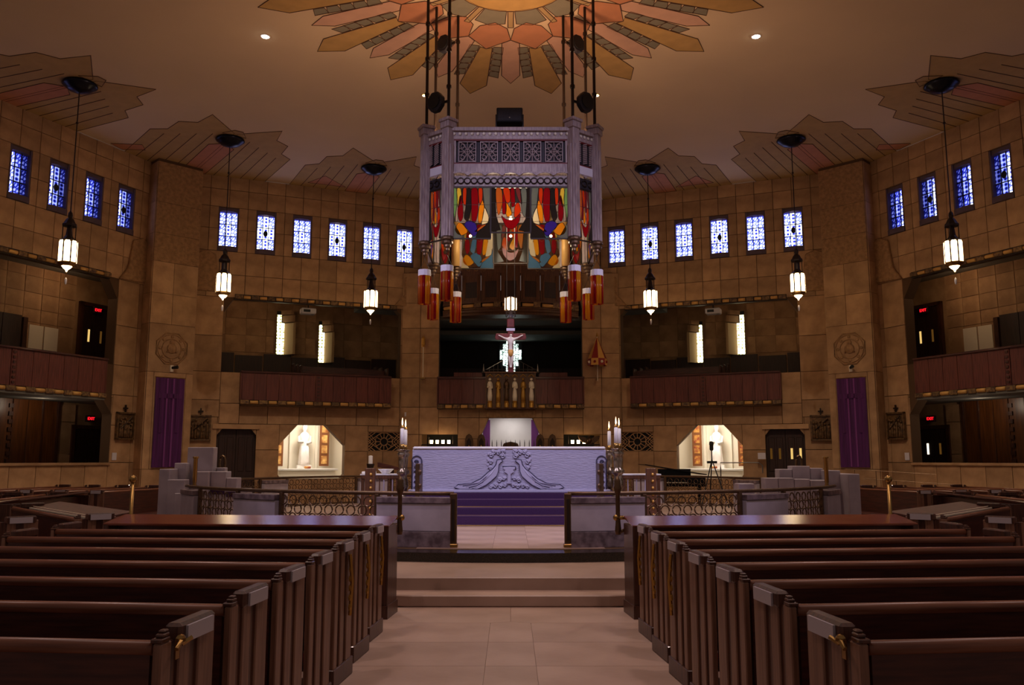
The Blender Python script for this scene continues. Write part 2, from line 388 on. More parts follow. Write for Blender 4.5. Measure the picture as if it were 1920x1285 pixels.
# ------------------------------------------------------------------ long walls
WALLS = {}
def friezes(root, m, u0, u1, z0, z1, d, n, first=0):
    """alternating carved blocks and gilded cylinders along a gallery edge"""
    w = (u1-u0)/n
    for k in range(n):
        a = u0+w*k; b = a+w
        if (k+first) % 2: MB().tube([(m*(a+.02), -d+.01, (z0+z1)/2), (m*(b-.02), -d+.01, (z0+z1)/2)], (z1-z0)*.42, 8).build('gilded_roll', GILTB, root, smooth=True)
        else: MB().box(m*(a+.01), m*(b-.01), -d-.03, -d+.05, z0, z1).build('carved_block', GILTF, root, bevel=.012)
    MB().box(m*u0, m*u1, -d+.04, -d+.16, z0-.03, z1+.03).build('backing_beam', DBRONZE, root)
wn = 0
GW = {}
def window(loc, rz, m, mode, cols, label):
    global wn
    wn += 1
    e = tag(empty('window_%d' % wn, loc, rz), label, 'window', 'upper stained glass windows', 'structure')
    W2 = .32
    if 'f' not in GW:
        f = MB()
        for q in (-1, 1): f.box(q*.32, q*.275, .0, .3, -.74, .74)
        f.xz([(-.32, .58), (-.2, .63), (0, .655), (.2, .63), (.32, .58), (.32, .745), (-.32, .745)], .05, .3)
        GW['f'] = f.mesh('frame', WFRAME)
        GW['s'] = MB().xy([(-.32, .3), (-.32, -.02), (-.2, -.07), (0, -.09), (.2, -.07), (.32, -.02), (.32, .3)], -.74, -.58).mesh('sill', WFRAME)
        b = MB()
        for x in (-.095, .095): b.box(x-.012, x+.012, .1, .14, -.6, .62)
        GW['v'] = b.mesh('mullion', BLACKM)
        b = MB()
        for z in (-.2, .2): b.box(-.28, .28, .1, .14, z-.012, z+.012)
        GW['h'] = b.mesh('glazing_bar', BLACKM)
        GW['d'] = MB().xz([(x*.75, z*1.1) for x, z in circ(.1, 10)], .09, .11).mesh('boss', BLACKM)
    inst('frame', GW['f'], e); inst('sill', GW['s'], e); inst('mullion', GW['v'], e); inst('glazing_bar', GW['h'], e)
    if mode: inst('boss', GW['d'], e)
    for i, c in enumerate(cols):
        for j in range(3):
            md = mode if (i != 1 or j != 1) else mode
            key = (c, (1 if (i == 1 or j == 1) else 0) if mode else (1 if (i == 1 and j == 1) else 0))
            if key not in GW:
                g = (G_HOT, G_MID, G_DIM)[c][key[1]]
                GW[key] = MB().box(-.088, .088, 0, .012, -.195, .195).mesh('pane', g)
            inst('pane', GW[key], e, (m*(-.185+.185*i), .13, -.4+.4*j))
    return e
ORD = ['first', 'second', 'third', 'fourth', 'fifth', 'sixth']
def wpos(loc, rz, m, u, d, z):
    x, y = m*u, -d
    return (loc[0]+x*math.cos(rz)-y*math.sin(rz), loc[1]+x*math.sin(rz)+y*math.cos(rz), loc[2]+z)
for s in (-1, 1):
    sd = SIDE[s]
    # ---- back diagonal wall
    loc = (s*11.17, 26.77, 0); rz = R(22.5)*-s; m = -s
    wc = [1.9+1.212*k for k in range(6)]
    ops = [opening(c-.32, c+.32, 8.44, 9.93) for c in wc]
    ops += [opening(1.88, 7.87, 4.42, 6.9, (.33, .5), (.22, .22)), opening(3.8, 5.98, .95, 2.74, (.6, .68), (.68, .68), (.1, .14), (.1, .14)),
            opening(1.84, 3.06, -.1, 2.57, (.16, .2), (.16, .2)), opening(6.77, 7.93, 1.86, 2.53)]
    wl = backing('wall_back_'+sd, m, loc, rz, (0, 8.9, 0, CZ), ops, -.03, -.4)
    tag(wl, 'brown travertine block wall with gallery and lit niche, back %s' % sd, 'wall', kind='structure')
    rects = grid([.69+.606*k for k in range(-1, 14)], [6.9, 7.66, 8.44, 9.2, 9.95, 10.55, CZ]) \
        + grid([0, 1.0, 1.88], [0, .95, 1.9, 2.95, 3.5, 4.42, 5.6, 6.9]) + grid([7.87, 8.3], [0, .95, 1.9, 2.95, 4.42, 5.6, 6.9]) \
        + grid([1.88, 2.5, 3.4, 4.42, 5.3, 6.35, 7.1, 7.87], [2.74, 3.4, 4.42]) + grid([1.88, 3.06, 3.8], [0, .95, 1.9, 2.74]) + grid([3.8, 4.9, 5.98], [0, .95, 2.0, 2.74]) \
        + grid([5.98, 6.77, 7.3, 7.87], [0, .95, 1.86, 2.74])
    clad(wl, m, rects, ops)
    MB().xz([(m*a, b) for a, b in ((.95, 7.05), (.95, 8.3), (1.25, 8.42), (1.55, 8.3), (1.7, 7.4), (2.0, 7.05))], -.1, .0).build('carved_capital', CARVED, wl, bevel=.02)
    MB().xz([(m*a, b) for a, b in ((7.6, 7.0), (7.95, 7.4), (7.95, 8.0), (8.15, 8.25), (8.3, 8.25), (8.3, 7.0))], -.1, .0).build('carved_capital', CARVED, wl, bevel=.02)
    # door of the back wall
    for k, c in enumerate(wc):
        window(wpos(loc, rz, m, c, 0, 9.185), rz, m, (k+(s > 0)) % 2, [0, 0, 0],
               '%s glowing blue leaded window from the %s pier in the back wall' % (ORD[k], sd))
    dr = tag(empty('door_%d' % (1 if s < 0 else 2), wpos(loc, rz, m, 2.45, -.2, 0), rz), 'dark double door in the back wall beside the %s lit niche' % sd, 'door', kind='structure')
    MB().box(-.65, .65, .04, .1, 0, 2.57).build('door_light_block', DBRONZE, dr)  # added panel hidden behind the leaves, stops light leaking through their gap
    for q in (-1, 1):
        lf = MB().box(q*.01, q*.6, -.03, .03, .02, 2.56).build('door_leaf', DOORW, dr)
        for z0, z1 in ((.2, 1.05), (1.2, 2.3)):
            for x0 in (.08, .34): MB().box(q*x0, q*(x0+.2), -.05, -.02, z0, z1).build('door_panel', DOORW, lf, bevel=.012)
        if s > 0:
            for x0 in (.15, .42): MB().box(q*x0, q*(x0+.07), -.058, -.05, 1.6, 1.95).build('glass_slot', DOORL if (q > 0) else DOORD, lf)
    MB().xz([(x*m, z) for x, z in ((-.75, 2.57), (.7, 2.57), (.7, 2.72), (-.75, 2.72))], -.26, -.16).build('door_lintel', STONE, dr)
    # ornamental vent grille
    g = tag(empty('vent_grille', wpos(loc, rz, m, 7.35, -.05, 2.195), rz), 'pierced stone vent grille low on the back wall, %s of the altar' % sd, 'grille')
    MB().box(-.58, .58, .12, .16, -.335, .335).build('dark_void', BLACKM, g)
    b = MB()
    for a in range(0, 360, 30): b.tube([(.13*math.cos(R(a)), 0, .13*math.sin(R(a))), (.31*math.cos(R(a)), 0, .31*math.sin(R(a)))], .016, 4)
    b.tube([(x, 0, z) for x, z in circ(.13, 16)], .018, 4, True); b.tube([(x, 0, z) for x, z in circ(.31, 20)], .018, 4, True)
    b.build('rosette', STONE, g)
    b = MB()
    for q in (-1, 1):
        for k in range(4):
            x = q*(.26+.1*k)
            for zz in (-1, 1): b.tube([(x, 0, 0 if k else .0), (min(max(x+q*.3, -.57), .57), 0, zz*min(.32, abs(min(max(x+q*.3, -.57), .57)-x)))], .014, 4)
        b.tube([(q*.1, 0, .3), (q*.55, 0, -.0)], .014, 4); b.tube([(q*.1, 0, -.3), (q*.55, 0, .0)], .014, 4)
        for k in range(2): b.tube([(q*(.3+.12*k), 0, .32), (q*.57, 0, .12+.1*k)], .014, 4); b.tube([(q*(.3+.12*k), 0, -.32), (q*.57, 0, -.12-.1*k)], .014, 4)
    b.build('tracery', STONE, g)
    MB().box(-.58, .58, -.01, .02, .31, .335).box(-.58, .58, -.01, .02, -.335, -.31).box(-.58, -.555, -.01, .02, -.33, .33).box(.555, .58, -.01, .02, -.33, .33).build('grille_frame', STONE, g)
    # gallery balcony
    bal = tag(empty('gallery_balcony', loc, rz), 'dark red wooden balcony front of the back %s gallery' % sd, 'balcony')
    u0, u1, zb, zt, dd = 2.5, 7.42, 3.5, 4.44, .42
    n = 12; wd = (u1-u0-.2)/n
    for k in range(n):
        a = u0+wd*k+(.2 if k >= n//2 else 0)
        MB().box(m*(a+.006), m*(a+wd-.006), -dd, -dd+.05, zb, zt-.06).build('panel_board', PANEL, bal)
    st = MB().box(m*(u0+wd*n/2+.01), m*(u0+wd*n/2+.19), -dd-.01, -dd+.05, zb, zt-.06).build('centre_stile', PANEL, bal)
    for k in range(7): MB().box(m*(u0+wd*n/2+.06), m*(u0+wd*n/2+.14), -dd-.035, -dd-.005, zb+.05+.12*k, zb+.11+.12*k).build('stile_notch', WOODV, st)
    MB().box(m*(u0-.03), m*(u1+.03), -dd-.05, -dd+.12, zt-.06, zt).build('cap_rail', WOOD, bal, bevel=.012)
    for uu in (u0, u1): MB().box(m*(uu-.03), m*(uu+.03), -dd, .05, zb, zt-.05).build('balcony_end', PANEL, bal)
    MB().box(m*u0, m*u1, -dd, .3, 3.32, 3.42).build('balcony_floor', JOINT, bal)
    friezes(bal, m, u0-.03, u1+.03, 3.36, 3.49, dd+.02, 17)
    t = tag(empty('trim_%d' % (1 if s < 0 else 2), loc, rz), 'carved and gilded lintel over the back %s gallery opening' % sd, 'trim', kind='structure')
    friezes(t, m, 2.2, 7.7, 6.86, 6.99, .06, 21)
    # gallery room behind
    gw = MB(); D0, D1 = -.4, -4.6
    gw.box(m*1.5, m*9.2, -D1, -D1+.2, 3.9, 7.9); gw.box(m*1.3, m*1.5, -D0, -D1, 3.9, 7.9)
    gwo = tag(gw.build('wall_gallery_'+sd, STONE, None, loc, rz), 'dim stone back wall inside the back %s gallery' % sd, 'wall', kind='structure')
    clad(gwo, m, grid([1.5+.75*k for k in range(11)], [5.65, 6.3, 6.95, 7.6]), [opening(4.05, 4.75, 5.6, 7.6), opening(5.65, 6.3, 5.3, 7.6)], D1+.03)
    for k in range(7):
        MB().box(m*(1.6+1.05*k), m*(2.6+1.05*k), -D1-.09, -D1, 3.95, 5.6-.08*(k % 2)).build('wainscot_panel', DOORW, gwo)
    tag(MB().box(m*1.4, m*9.2, -D0, -D1, 3.8, 3.98).build('floor_gallery_'+sd, DARKIN, None, loc, rz), 'floor inside the back %s gallery' % sd, 'floor', kind='structure')
    tag(MB().box(m*1.4, m*9.2, -D0, -D1, 7.75, 7.9).box(m*6.6, m*8.6, .5, 2.0, 7.0, 7.75).build('ceiling_gallery_'+sd, GREYIN, None, loc, rz), 'grey soffit inside the back %s gallery' % sd, 'ceiling', kind='structure')
    for k, (ua, ub, za, zt2) in enumerate(((4.13, 4.68, 5.6, 7.3), (5.75, 6.18, 5.35, 7.0))):
        wi = tag(empty('window_%d' % (30+k+(0 if s < 0 else 2)), wpos(loc, rz, m, ua, D1+.1, za), rz), 'tall pale leaded window %s the back %s gallery' % (('farther from the altar in', 'nearer the altar in')[k], sd), 'window', kind='structure')
        ww = (ub-ua)*.52; hh = zt2-za
        for j in range(5):
            z0 = hh*.92*j/5; wv = ww*(1 if j < 4 else .6)
            MB().box(m*.01, m*wv, -.02, 0, z0+.01, z0+hh*.92/5-.012).build('pane', G_WARM, wi)
        MB().box(m*0, m*ww, -.01, .03, -.03, hh).build('leading', BLACKM, wi)
        MB().xy([(m*ww, 0), (m*(ub-ua+.03), -.38), (m*(ub-ua+.12), -.38), (m*(ub-ua+.12), .05), (m*ww, .05)], 0, hh*.72).build('window_jamb', SPLAY, wi)
        MB().xy([(m*ww*.7, 0), (m*(ub-ua), -.3), (m*(ub-ua+.1), -.3), (m*(ub-ua+.1), .05), (m*ww*.7, .05)], hh*.75, hh*.9).xy([(m*ww*.5, 0), (m*(ub-ua-.05), -.25), (m*(ub-ua+.05), -.25), (m*(ub-ua+.05), .05), (m*ww*.5, .05)], hh*.92, hh*1.02).build('stepped_head', STONE, wi)
    for r_ in range(3):
        p = tag(empty('gallery_pew', wpos(loc, rz, m, 6.1, -1.2-.9*r_, 3.98), rz), 'dark bench %s row inside the back %s gallery' % (('front', 'middle', 'rear')[r_], sd), 'pew', 'gallery benches')
        MB().box(-1.55, 1.55, -.03, .03, .25, .8+.12*r_).build('backrest', WOOD, p); MB().box(-1.55, 1.55, -.4, -.02, .38, .43).build('seat', WOOD, p)
        for q in (-1, 1): MB().box(q*1.5, q*1.56, -.42, .04, 0, .86+.12*r_).build('bench_end', WOODV, p, bevel=.02)
    pj = tag(empty('projector', wpos(loc, rz, m, 4.72, -.75, 6.62), rz), 'white projector hanging in the back %s gallery opening' % sd, 'projector')
    MB().box(-.26, .26, -.2, .2, 0, .2).build('housing', PAPER, pj, bevel=.03)
    MB().box(-.18, .05, -.215, -.19, .05, .14).build('vent', BLACKM, pj); MB().lathe([(.05, 0), (.05, .03)], .15, 0, 12).build('lens_ring', BLACKM, pj)
    MB().tube([(0, 0, .2), (0, 0, 1.15)], .02, 6).build('mount_pole', BLACKM, pj)
    light('gallery_lamp', 'POINT', wpos(loc, rz, m, 3.0, -2.0, 7.3), 9, WARM, .1)
    # lit side chapel behind the octagonal opening
    for nm_, lb_, bxs in (('wall_chapel_back_', 'white back wall with two pilaster strips', ((3.3, 6.5, 2.3, 2.5, 0, 3.4), (4.45, 4.55, 2.18, 2.3, .9, 3.2), (5.35, 5.45, 2.18, 2.3, .9, 3.2))), ('wall_chapel_outer_', 'white side wall farther from the altar', ((3.1, 3.3, .4, 2.4, 0, 3.4),)),
                          ('wall_chapel_inner_', 'white side wall nearer the altar', ((6.5, 6.7, .4, 2.4, 0, 3.4),)), ('ceiling_chapel_', 'white ceiling', ((3.3, 6.5, .4, 2.4, 3.2, 3.4),)), ('floor_chapel_', 'white floor', ((3.3, 6.5, .4, 2.4, -.1, .2),))):
        ch = MB()
        for a in bxs: ch.box(m*a[0], m*a[1], *a[2:])
        tag(ch.build(nm_+sd, CHAPEL, None, loc, rz), '%s inside the %s lit side chapel' % (lb_, sd), nm_.split('_')[0], kind='structure')
    al = tag(empty('side_altar', wpos(loc, rz, m, 4.95, -1.6, .2), rz), 'white altar table inside the %s lit chapel' % sd, 'altar')
    MB().box(-1.0, 1.0, -.35, .4, 0, 1.0).build('altar_block', CHAPEL, al, bevel=.02); MB().box(-1.06, 1.06, -.4, .42, 1.0, 1.07).build('altar_slab', MARBLEW, al, bevel=.01)
    bx = tag(MB().box(-.11, .11, -.06, .06, 0, .08).build('red_box', ICONR, None, wpos(loc, rz, m, 4.98, -1.4, 1.27), rz, bevel=.02), 'small red and white casket on the %s chapel altar' % sd, 'box')
    stt = tag(empty('saint_statue', wpos(loc, rz, m, 4.92, -1.85, 1.3), rz), 'white marble statue of a robed figure in the %s chapel' % sd, 'statue')
    MB().box(-.25, .25, -.15, .15, -.03, .09).build('pedestal', MARBLEW, stt, bevel=.01)
    body = MB(); body.lathe([(.2, .09), (.21, .2), (.17, .6), (.15, .8), (.185, 1.0), (.19, 1.12), (.12, 1.22), (.05, 1.26), (.052, 1.29), (.085, 1.36), (.092, 1.44), (.07, 1.52), (.01, 1.55)], n=14)
    body.tube([(-.17, 0, 1.1), (-.2, -.06, .9), (-.06, -.17, .92)], [.06, .055, .035], 8); body.tube([(.17, 0, 1.1), (.2, -.06, .88), (.06, -.17, .86)], [.06, .055, .035], 8)
    body.build('robed_body', MARBLEW, stt, smooth=True)
    for fo in range(7): MB().tube([(-.15+.05*fo, -.17+.012*abs(fo-3), .1), (-.1+.035*fo, -.15, .75)], .018, 5).build('robe_fold', MARBLEW, stt, smooth=True)
    for k, uu in enumerate((4.02, 5.62)):
        ic = tag(empty('icon_panel', wpos(loc, rz, m, uu, -1.84, 1.35), rz), 'tall framed painted panel %s the statue in the %s chapel' % (('on the outer side of', 'on the altar side of')[k], sd), 'panel', 'chapel painted panels')
        MB().box(-.17, .17, -.02, .03, 0, 1.55).build('panel_frame', FRAMEW, ic, bevel=.01)
        for j in range(4): MB().box(-.1, .1, -.035, -.015, .08+.37*j, .36+.37*j).build('painted_scene', ICON if s < 0 else ICONR, ic)
    if s < 0:
        pc = tag(empty('framed_picture', wpos(loc, rz, m, 6.43, -1.2, 1.6), rz), 'small framed picture on the right wall of the left chapel', 'picture')
        MB().box(-.01, .05, -.2, .2, 0, .5).build('picture_frame', FRAMEW, pc, bevel=.01); MB().box(-.02, -.01, -.14, .14, .06, .44).build('picture', GREYIN, pc)
    light('chapel_lamp', 'AREA', wpos(loc, rz, m, 4.9, -.75, 3.1), 30, (1, .9, .74), .8, wpos(loc, rz, m, 4.9, -1.6, 0))
    # ---- side wall
    rz2 = R(67.5)*-s; m2 = s
    wc2 = [1.66+1.19*k for k in range(8)]
    ops2 = [opening(c-.32, c+.32, 8.44, 9.93) for c in wc2]+[opening(1.75, 11.9, 4.4, 7.0, (.37, .6)), opening(1.7, 11.9, 1.5, 3.42, (.4, .5))]
    w2 = backing('wall_'+sd, m2, loc, rz2, (0, 12.09, 0, CZ), ops2, -.03, -.4)
    tag(w2, 'brown travertine block wall with galleries on the %s side of the nave' % sd, 'wall', kind='structure')
    rects2 = grid([.45+.606*k for k in range(-1, 17)], [7.0, 7.72, 8.44, 9.2, 9.95, 10.55, CZ])+grid([0, .95, 1.75], [0, .75, 1.5, 2.6, 3.5, 4.4, 5.6, 7.0])+grid([1.75+.78*k for k in range(12)], [0, .75, 1.42])
    clad(w2, m2, rects2, ops2)
    MB().xz([(m2*a, b) for a, b in ((.75, 7.05), (.75, 8.3), (1.0, 8.45), (1.35, 8.3), (1.5, 7.4), (1.8, 7.0))], -.1, .0).build('carved_capital', CARVED, w2, bevel=.02)
    MB().box(m2*1.7, m2*11.9, -.06, .42, 1.42, 1.5).build('stone_ledge', STONE, w2, bevel=.012)
    for k, c in enumerate(wc2[:6]):
        window(wpos(loc, rz2, m2, c, 0, 9.185), rz2, m2, (k+(s < 0)) % 2, [2, 1, 0],  # column order paints directional light falling off across each window
               '%s blue leaded window from the pier on the %s side wall' % (ORD[k], sd))
    b2 = tag(empty('gallery_balcony', loc, rz2), 'long dark wooden balcony front on the %s side wall' % sd, 'balcony')
    u0, u1, zb, zt, dd = 2.45, 11.8, 3.48, 4.48, .5
    wd = .47; k = 0; a = u0
    while a < u1-.3:
        if k % 8 == 6:
            stl = MB().box(m2*(a+.01), m2*(a+.15), -dd-.01, -dd+.05, zb, zt-.06).build('stile', PANEL, b2)
            for j in range(7): MB().box(m2*(a+.04), m2*(a+.12), -dd-.035, -dd-.005, zb+.05+.13*j, zb+.11+.13*j).build('stile_notch', WOODV, stl)
            a += .16
        MB().box(m2*(a+.006), m2*(a+wd-.006), -dd, -dd+.05, zb, zt-.06).build('panel_board', PANEL, b2); a += wd; k += 1
    MB().box(m2*(u0-.03), m2*(u1+.03), -dd-.05, -dd+.12, zt-.06, zt).build('cap_rail', WOOD, b2, bevel=.012)
    MB().box(m2*(u0-.03), m2*(u0+.03), -dd, .05, zb, zt-.05).build('balcony_end', PANEL, b2)
    MB().box(m2*u0, m2*u1, -dd, .4, 3.28, 3.36).build('balcony_floor', GREYIN, b2)
    friezes(b2, m2, u0-.03, u1, 3.34, 3.47, dd+.02, 33)
    t = tag(empty('trim_%d' % (3 if s < 0 else 4), loc, rz2), 'carved and gilded lintel over the %s side gallery opening' % sd, 'trim', kind='structure')
    friezes(t, m2, 2.1, 11.8, 6.97, 7.1, .06, 35)
    # side gallery rooms
    gg = MB(); gg.box(m2*-.9, m2*12, 2.5, 2.7, 0, 7.6); gg.box(m2*-1.1, m2*-.9, .4, 2.7, 0, 7.6)
    g2 = tag(gg.build('wall_side_gallery_'+sd, STONE, None, loc, rz2), 'stone wall inside the %s side galleries' % sd, 'wall', kind='structure')
    clad(g2, m2, grid([1.15+.6*k for k in range(12)], [4.9, 5.7, 6.1, 6.6, 7.1, 7.55]), [], -2.47); clad(g2, m2, grid([.92, 1.6], [0, 1.75, 2.75, 3.3]), [], -2.4)
    tag(MB().box(m2*-.9, m2*12, .4, 2.6, 7.4, 7.6).build('ceiling_side_gallery_'+sd, GREYIN, None, loc, rz2), 'ceiling of the upper %s side gallery' % sd, 'ceiling', kind='structure')
    tag(MB().box(m2*-.9, m2*12, .4, 2.6, 3.36, 3.49).build('floor_side_gallery_'+sd, GREYIN, None, loc, rz2), 'floor of the upper %s side gallery' % sd, 'floor', kind='structure')
    # lower gallery folding wood wall
    fw = tag(empty('folding_partition', loc, rz2), 'glossy brown wooden folding partition under the %s side gallery' % sd, 'partition')
    for k in range(9):
        MB().box(m2*(1.62+.5*k), m2*(2.1+.5*k), 2.36, 2.42, .05, 3.36).build('partition_leaf', PANELB, fw, bevel=.008)
    for k in range(14): MB().box(m2*3.1, m2*3.24, 2.32, 2.36, .1+.23*k, .22+.23*k).build('ladder_notch', WOODV, fw)
    MB().box(m2*1.55, m2*1.62, 2.3, 2.42, 0, 3.36).box(m2*2.07, m2*2.13, 2.33, 2.4, 0, 3.36).build('edge_post', WOODV, fw)
    for lv, zf, ht in ((0, 0, 2.55), (1, 3.5, 6.5)):
        d2 = tag(empty('door_%d' % (3+lv+(0 if s < 0 else 2)), wpos(loc, rz2, m2, .42, -2.4, zf), rz2), 'dark double door on the %s floor of the %s side gallery' % (('lower', 'upper')[lv], sd), 'door', kind='structure')
        for q in (-1, 1):
            lf = MB().box(q*.01, q*.5, -.02, .04, 0, ht-zf).build('door_leaf', DOORW, d2)
            MB().box(q*.1, q*.4, -.04, -.01, .3, 1.2).build('door_panel', DOORW, lf, bevel=.012)
            if lv or s > 0: MB().box(q*.2, q*.27, -.03, -.022, 1.75 if not lv else 1.85, 2.1 if not lv else 2.25).build('glass_slot', (DOORL if (q*m2 > 0) == (s < 0) else DOORD) if lv else (DOORW2 if (s > 0 and q*m2 < 0) else DOORD), lf)
            if not lv: MB().tube([(q*.05, -.06, 1.3), (q*.05, -.06, 1.6)], .012, 6).build('pull_handle', BRONZE, lf)
        MB().box(-.62, -.5, -.06, .06, 0, ht-zf+.12).box(.5, .62, -.06, .06, 0, ht-zf+.12).box(-.62, .62, -.06, .06, ht-zf, ht-zf+.12).build('door_frame', WOODV, d2)
        ex = tag(empty('exit_sign', wpos(loc, rz2, m2, .45, -2.28, ht+(.33 if not lv else -.1)), rz2), 'red lit EXIT sign above the %s door of the %s side gallery' % (('lower', 'upper')[lv], sd), 'sign', 'exit signs')
        MB().box(-.16, .16, -.02, .06, -.1, .1).build('sign_housing', EXITB, ex, bevel=.01)
        text3d('exit_lettering', 'EXIT', .13, EXITR, ex, (0, -.028, 0))
    for k in range(2):
        MB().box(m2*(1.72+.52*k), m2*(2.2+.52*k), 2.44, 2.47, 4.0, 5.62).build('lit_panel', IVORY, g2, bevel=.005)
    MB().box(m2*2.84, m2*2.98, 2.36, 2.47, 3.5, 5.8).build('dark_post', WOODV, g2)
    for k in range(5): MB().box(m2*(3.0+.62*k), m2*(3.6+.62*k), 2.42, 2.47, 3.5, 5.85).build('wainscot_panel', DOORW, g2)
    for k in range(2):
        gp = tag(empty('gallery_pew', wpos(loc, rz2, m2, 3.8, -.8-.7*k, 3.5), rz2), 'dark bench, %s row in the upper %s side gallery' % (('front', 'second')[k], sd), 'pew', 'side gallery benches')
        MB().box(-1.6, 1.6, -.02, .03, .2, 1.0+.06*k).build('backrest', WOOD, gp)
        for q in (-1, -.34, .34, 1): MB().box(q*1.55-.05, q*1.55+.05, -.35, .05, 0, 1.1+.06*k).build('bench_end', WOODV, gp)
        MB().box(-1.55, 1.55, -.33, 0, .36, .42).build('seat', WOOD, gp)
    light('gallery_lamp', 'POINT', wpos(loc, rz2, m2, 2.2, -1.3, 7.0), 8, WARM, .1); light('gallery_lamp', 'POINT', wpos(loc, rz2, m2, 2.9, -1.3, 3.2), 7, (1, .8, .6), .06)
    nt_ = tag(MB().box(-.08, .08, -.015, 0, -.11, .11).build('paper_notice', PAPER, None, wpos(loc, rz2, m2, 1.55, .02, 1.68), rz2), 'white paper notice standing on the ledge of the %s side wall' % sd, 'notice')
    # ---- corner pier between the walls
    pz = (s*11.17, 26.77, 0); pr = R(45)*-s
    pier = tag(MB().box(-.72, .72, -.87, .9, 0, CZ).build('wall_pier_'+sd, JOINT, None, pz, pr), 'tall square stone corner pier, %s' % sd, 'wall', kind='structure')
    zz = [0, .6, 1.3, 4.25, 5.75, 6.7, 7.7]
    for j in range(len(zz)-1):
        cols = [(-.72, .72)] if j == 3 else ([(-.72, -.5), (-.5, .5), (.5, .72)] if j == 2 else [(-.72, -.05), (-.05, .72)])
        for a, b in cols: MB().box(a+.006, b-.006, -.9, -.8, zz[j]+.006, zz[j+1]-.006).build('stone_block', STONE, pier)
        for q in (-1, 1): MB().box(q*.7, q*.74, -.86, .2, zz[j]+.006, zz[j+1]-.006).build('stone_block', STONE, pier)
    for j, (a, b) in enumerate(((7.7, 8.6), (8.6, 9.6), (9.6, 10.9))):
        MB().box(-.715, .715, -.9, -.8, a+.006, b-.006).build('carved_block', CARVED, pier)
        for q in (-1, 1): MB().box(q*.7, q*.74, -.86, .2, a+.006, b-.006).build('stone_block', STONE, pier)
    md = MB()
    for rr, tt in ((.52, .022), (.44, .016), (.3, .02)): md.tube([(x, -.91, 5.0+z) for x, z in circ(rr, 8 if rr > .5 else 24, 22.5, 382.5)], tt, 6, True)
    for a in range(0, 360, 45): md.ball((.37*math.cos(R(a)), -.91, 5.0+.37*math.sin(R(a))), .05, 8, 4, sy=.5)
    md.ball((0, -.91, 5.0), .16, 10, 6, sy=.4); md.ball((0, -.91, 5.2), .08, 8, 5, sy=.5); md.tube([(-.15, -.92, 4.88), (0, -.93, 5.05), (.15, -.92, 4.88)], .03, 6)
    md.build('medallion_relief', CARVED, pier, smooth=True)
    bn = tag(empty('purple_banner', (pz[0], pz[1], 0), pr), 'long dark purple cloth banner with a cross on the %s pier' % sd, 'banner', 'purple pier banners')
    cl = MB(); nn = 24
    tv = [(-.45+.9*i/nn, -.96-.012*math.sin(i*1.3)) for i in range(nn+1)]
    cl.add([(x, y, z) for z in (1.35, 4.08) for x, y in tv], [(i, i+1, nn+2+i, nn+1+i) for i in range(nn)]); cl.add([(x, y+.012, z) for z in (1.35, 4.08) for x, y in tv], [(i, i+1, nn+2+i, nn+1+i) for i in range(nn)])
    cb = cl.build('banner_cloth', PURPLE, bn, smooth=True)
    for x in (-.1, .1): MB().box(x-.025, x+.025, -.985, -.978, 1.37, 4.06).build('cross_stripe', PURPL2, cb)
    MB().box(-.36, .36, -.985, -.979, 3.45, 3.6).box(-.3, -.2, -.985, -.979, 2.4, 3.45).box(.2, .3, -.985, -.979, 2.4, 3.45).build('cross_bar', PURPLE, cb)
    MB().tube([(-.47, -.95, 4.09), (.47, -.95, 4.09)], .015, 6).build('hanging_rod', BRASS, bn)
    sp = tag(empty('wall_spotlight', wpos(pz, pr, 1, .02, .9, 4.4), pr), 'small white spotlight above the banner on the %s pier' % sd, 'spotlight')
    MB().box(-.05, .05, -.06, 0, -.12, .08).build('wall_plate', IVORY, sp); MB().tube([(.0, -.06, 0), (.12, -.2, .02)], [.04, .055], 8).build('lamp_head', BLACKM, sp)
    # stations of the cross
    for (lc, rr, mm, uu, wh) in ((loc, rz, m, 1.32, 'back wall'), (loc, rz2, m2, 1.25, 'side wall')):
        sn = tag(empty('station_relief', wpos(lc, rr, mm, uu, .02, 2.2), rr), 'dark carved station relief with small cross on the %s by the %s pier' % (wh, sd), 'relief', 'stations of the cross')
        MB().box(-.3, .3, -.05, .0, 0, .78).build('relief_ground', CASTB, sn, bevel=.01)
        fr = MB().box(-.33, -.28, -.09, 0, -.02, .8).box(.28, .33, -.09, 0, -.02, .8).box(-.33, .33, -.09, 0, .75, .8).box(-.33, .33, -.09, 0, -.02, .03).build('relief_frame', CASTB, sn)
        rng = random.Random(int(uu*100)+s)
        for k in range(6):
            x = -.22+.088*k+rng.uniform(-.02, .02); h = rng.uniform(.4, .6)
            f = MB(); f.lathe([(.05, .05), (.045, .2), (.035, h-.15), (.05, h-.08), (.02, h)], x, -.07, 7); f.ball((x, -.09, h+.05), .04, 7, 5)
            f.tube([(x, -.1, h-.1), (x+rng.uniform(-.12, .12), -.11, h-.15+rng.uniform(-.1, .15))], .018, 5)
            f.build('relief_figure', CASTB, sn, smooth=True)
        MB().tube([(-.2, -.1, .3), (.22, -.1, .68)], .02, 5).build('relief_cross', DBRONZE, sn)
        MB().box(-.02, .02, -.05, -.01, .8, 1.02).box(-.08, .08, -.05, -.01, .9, .94).build('top_cross', DBRONZE, sn)
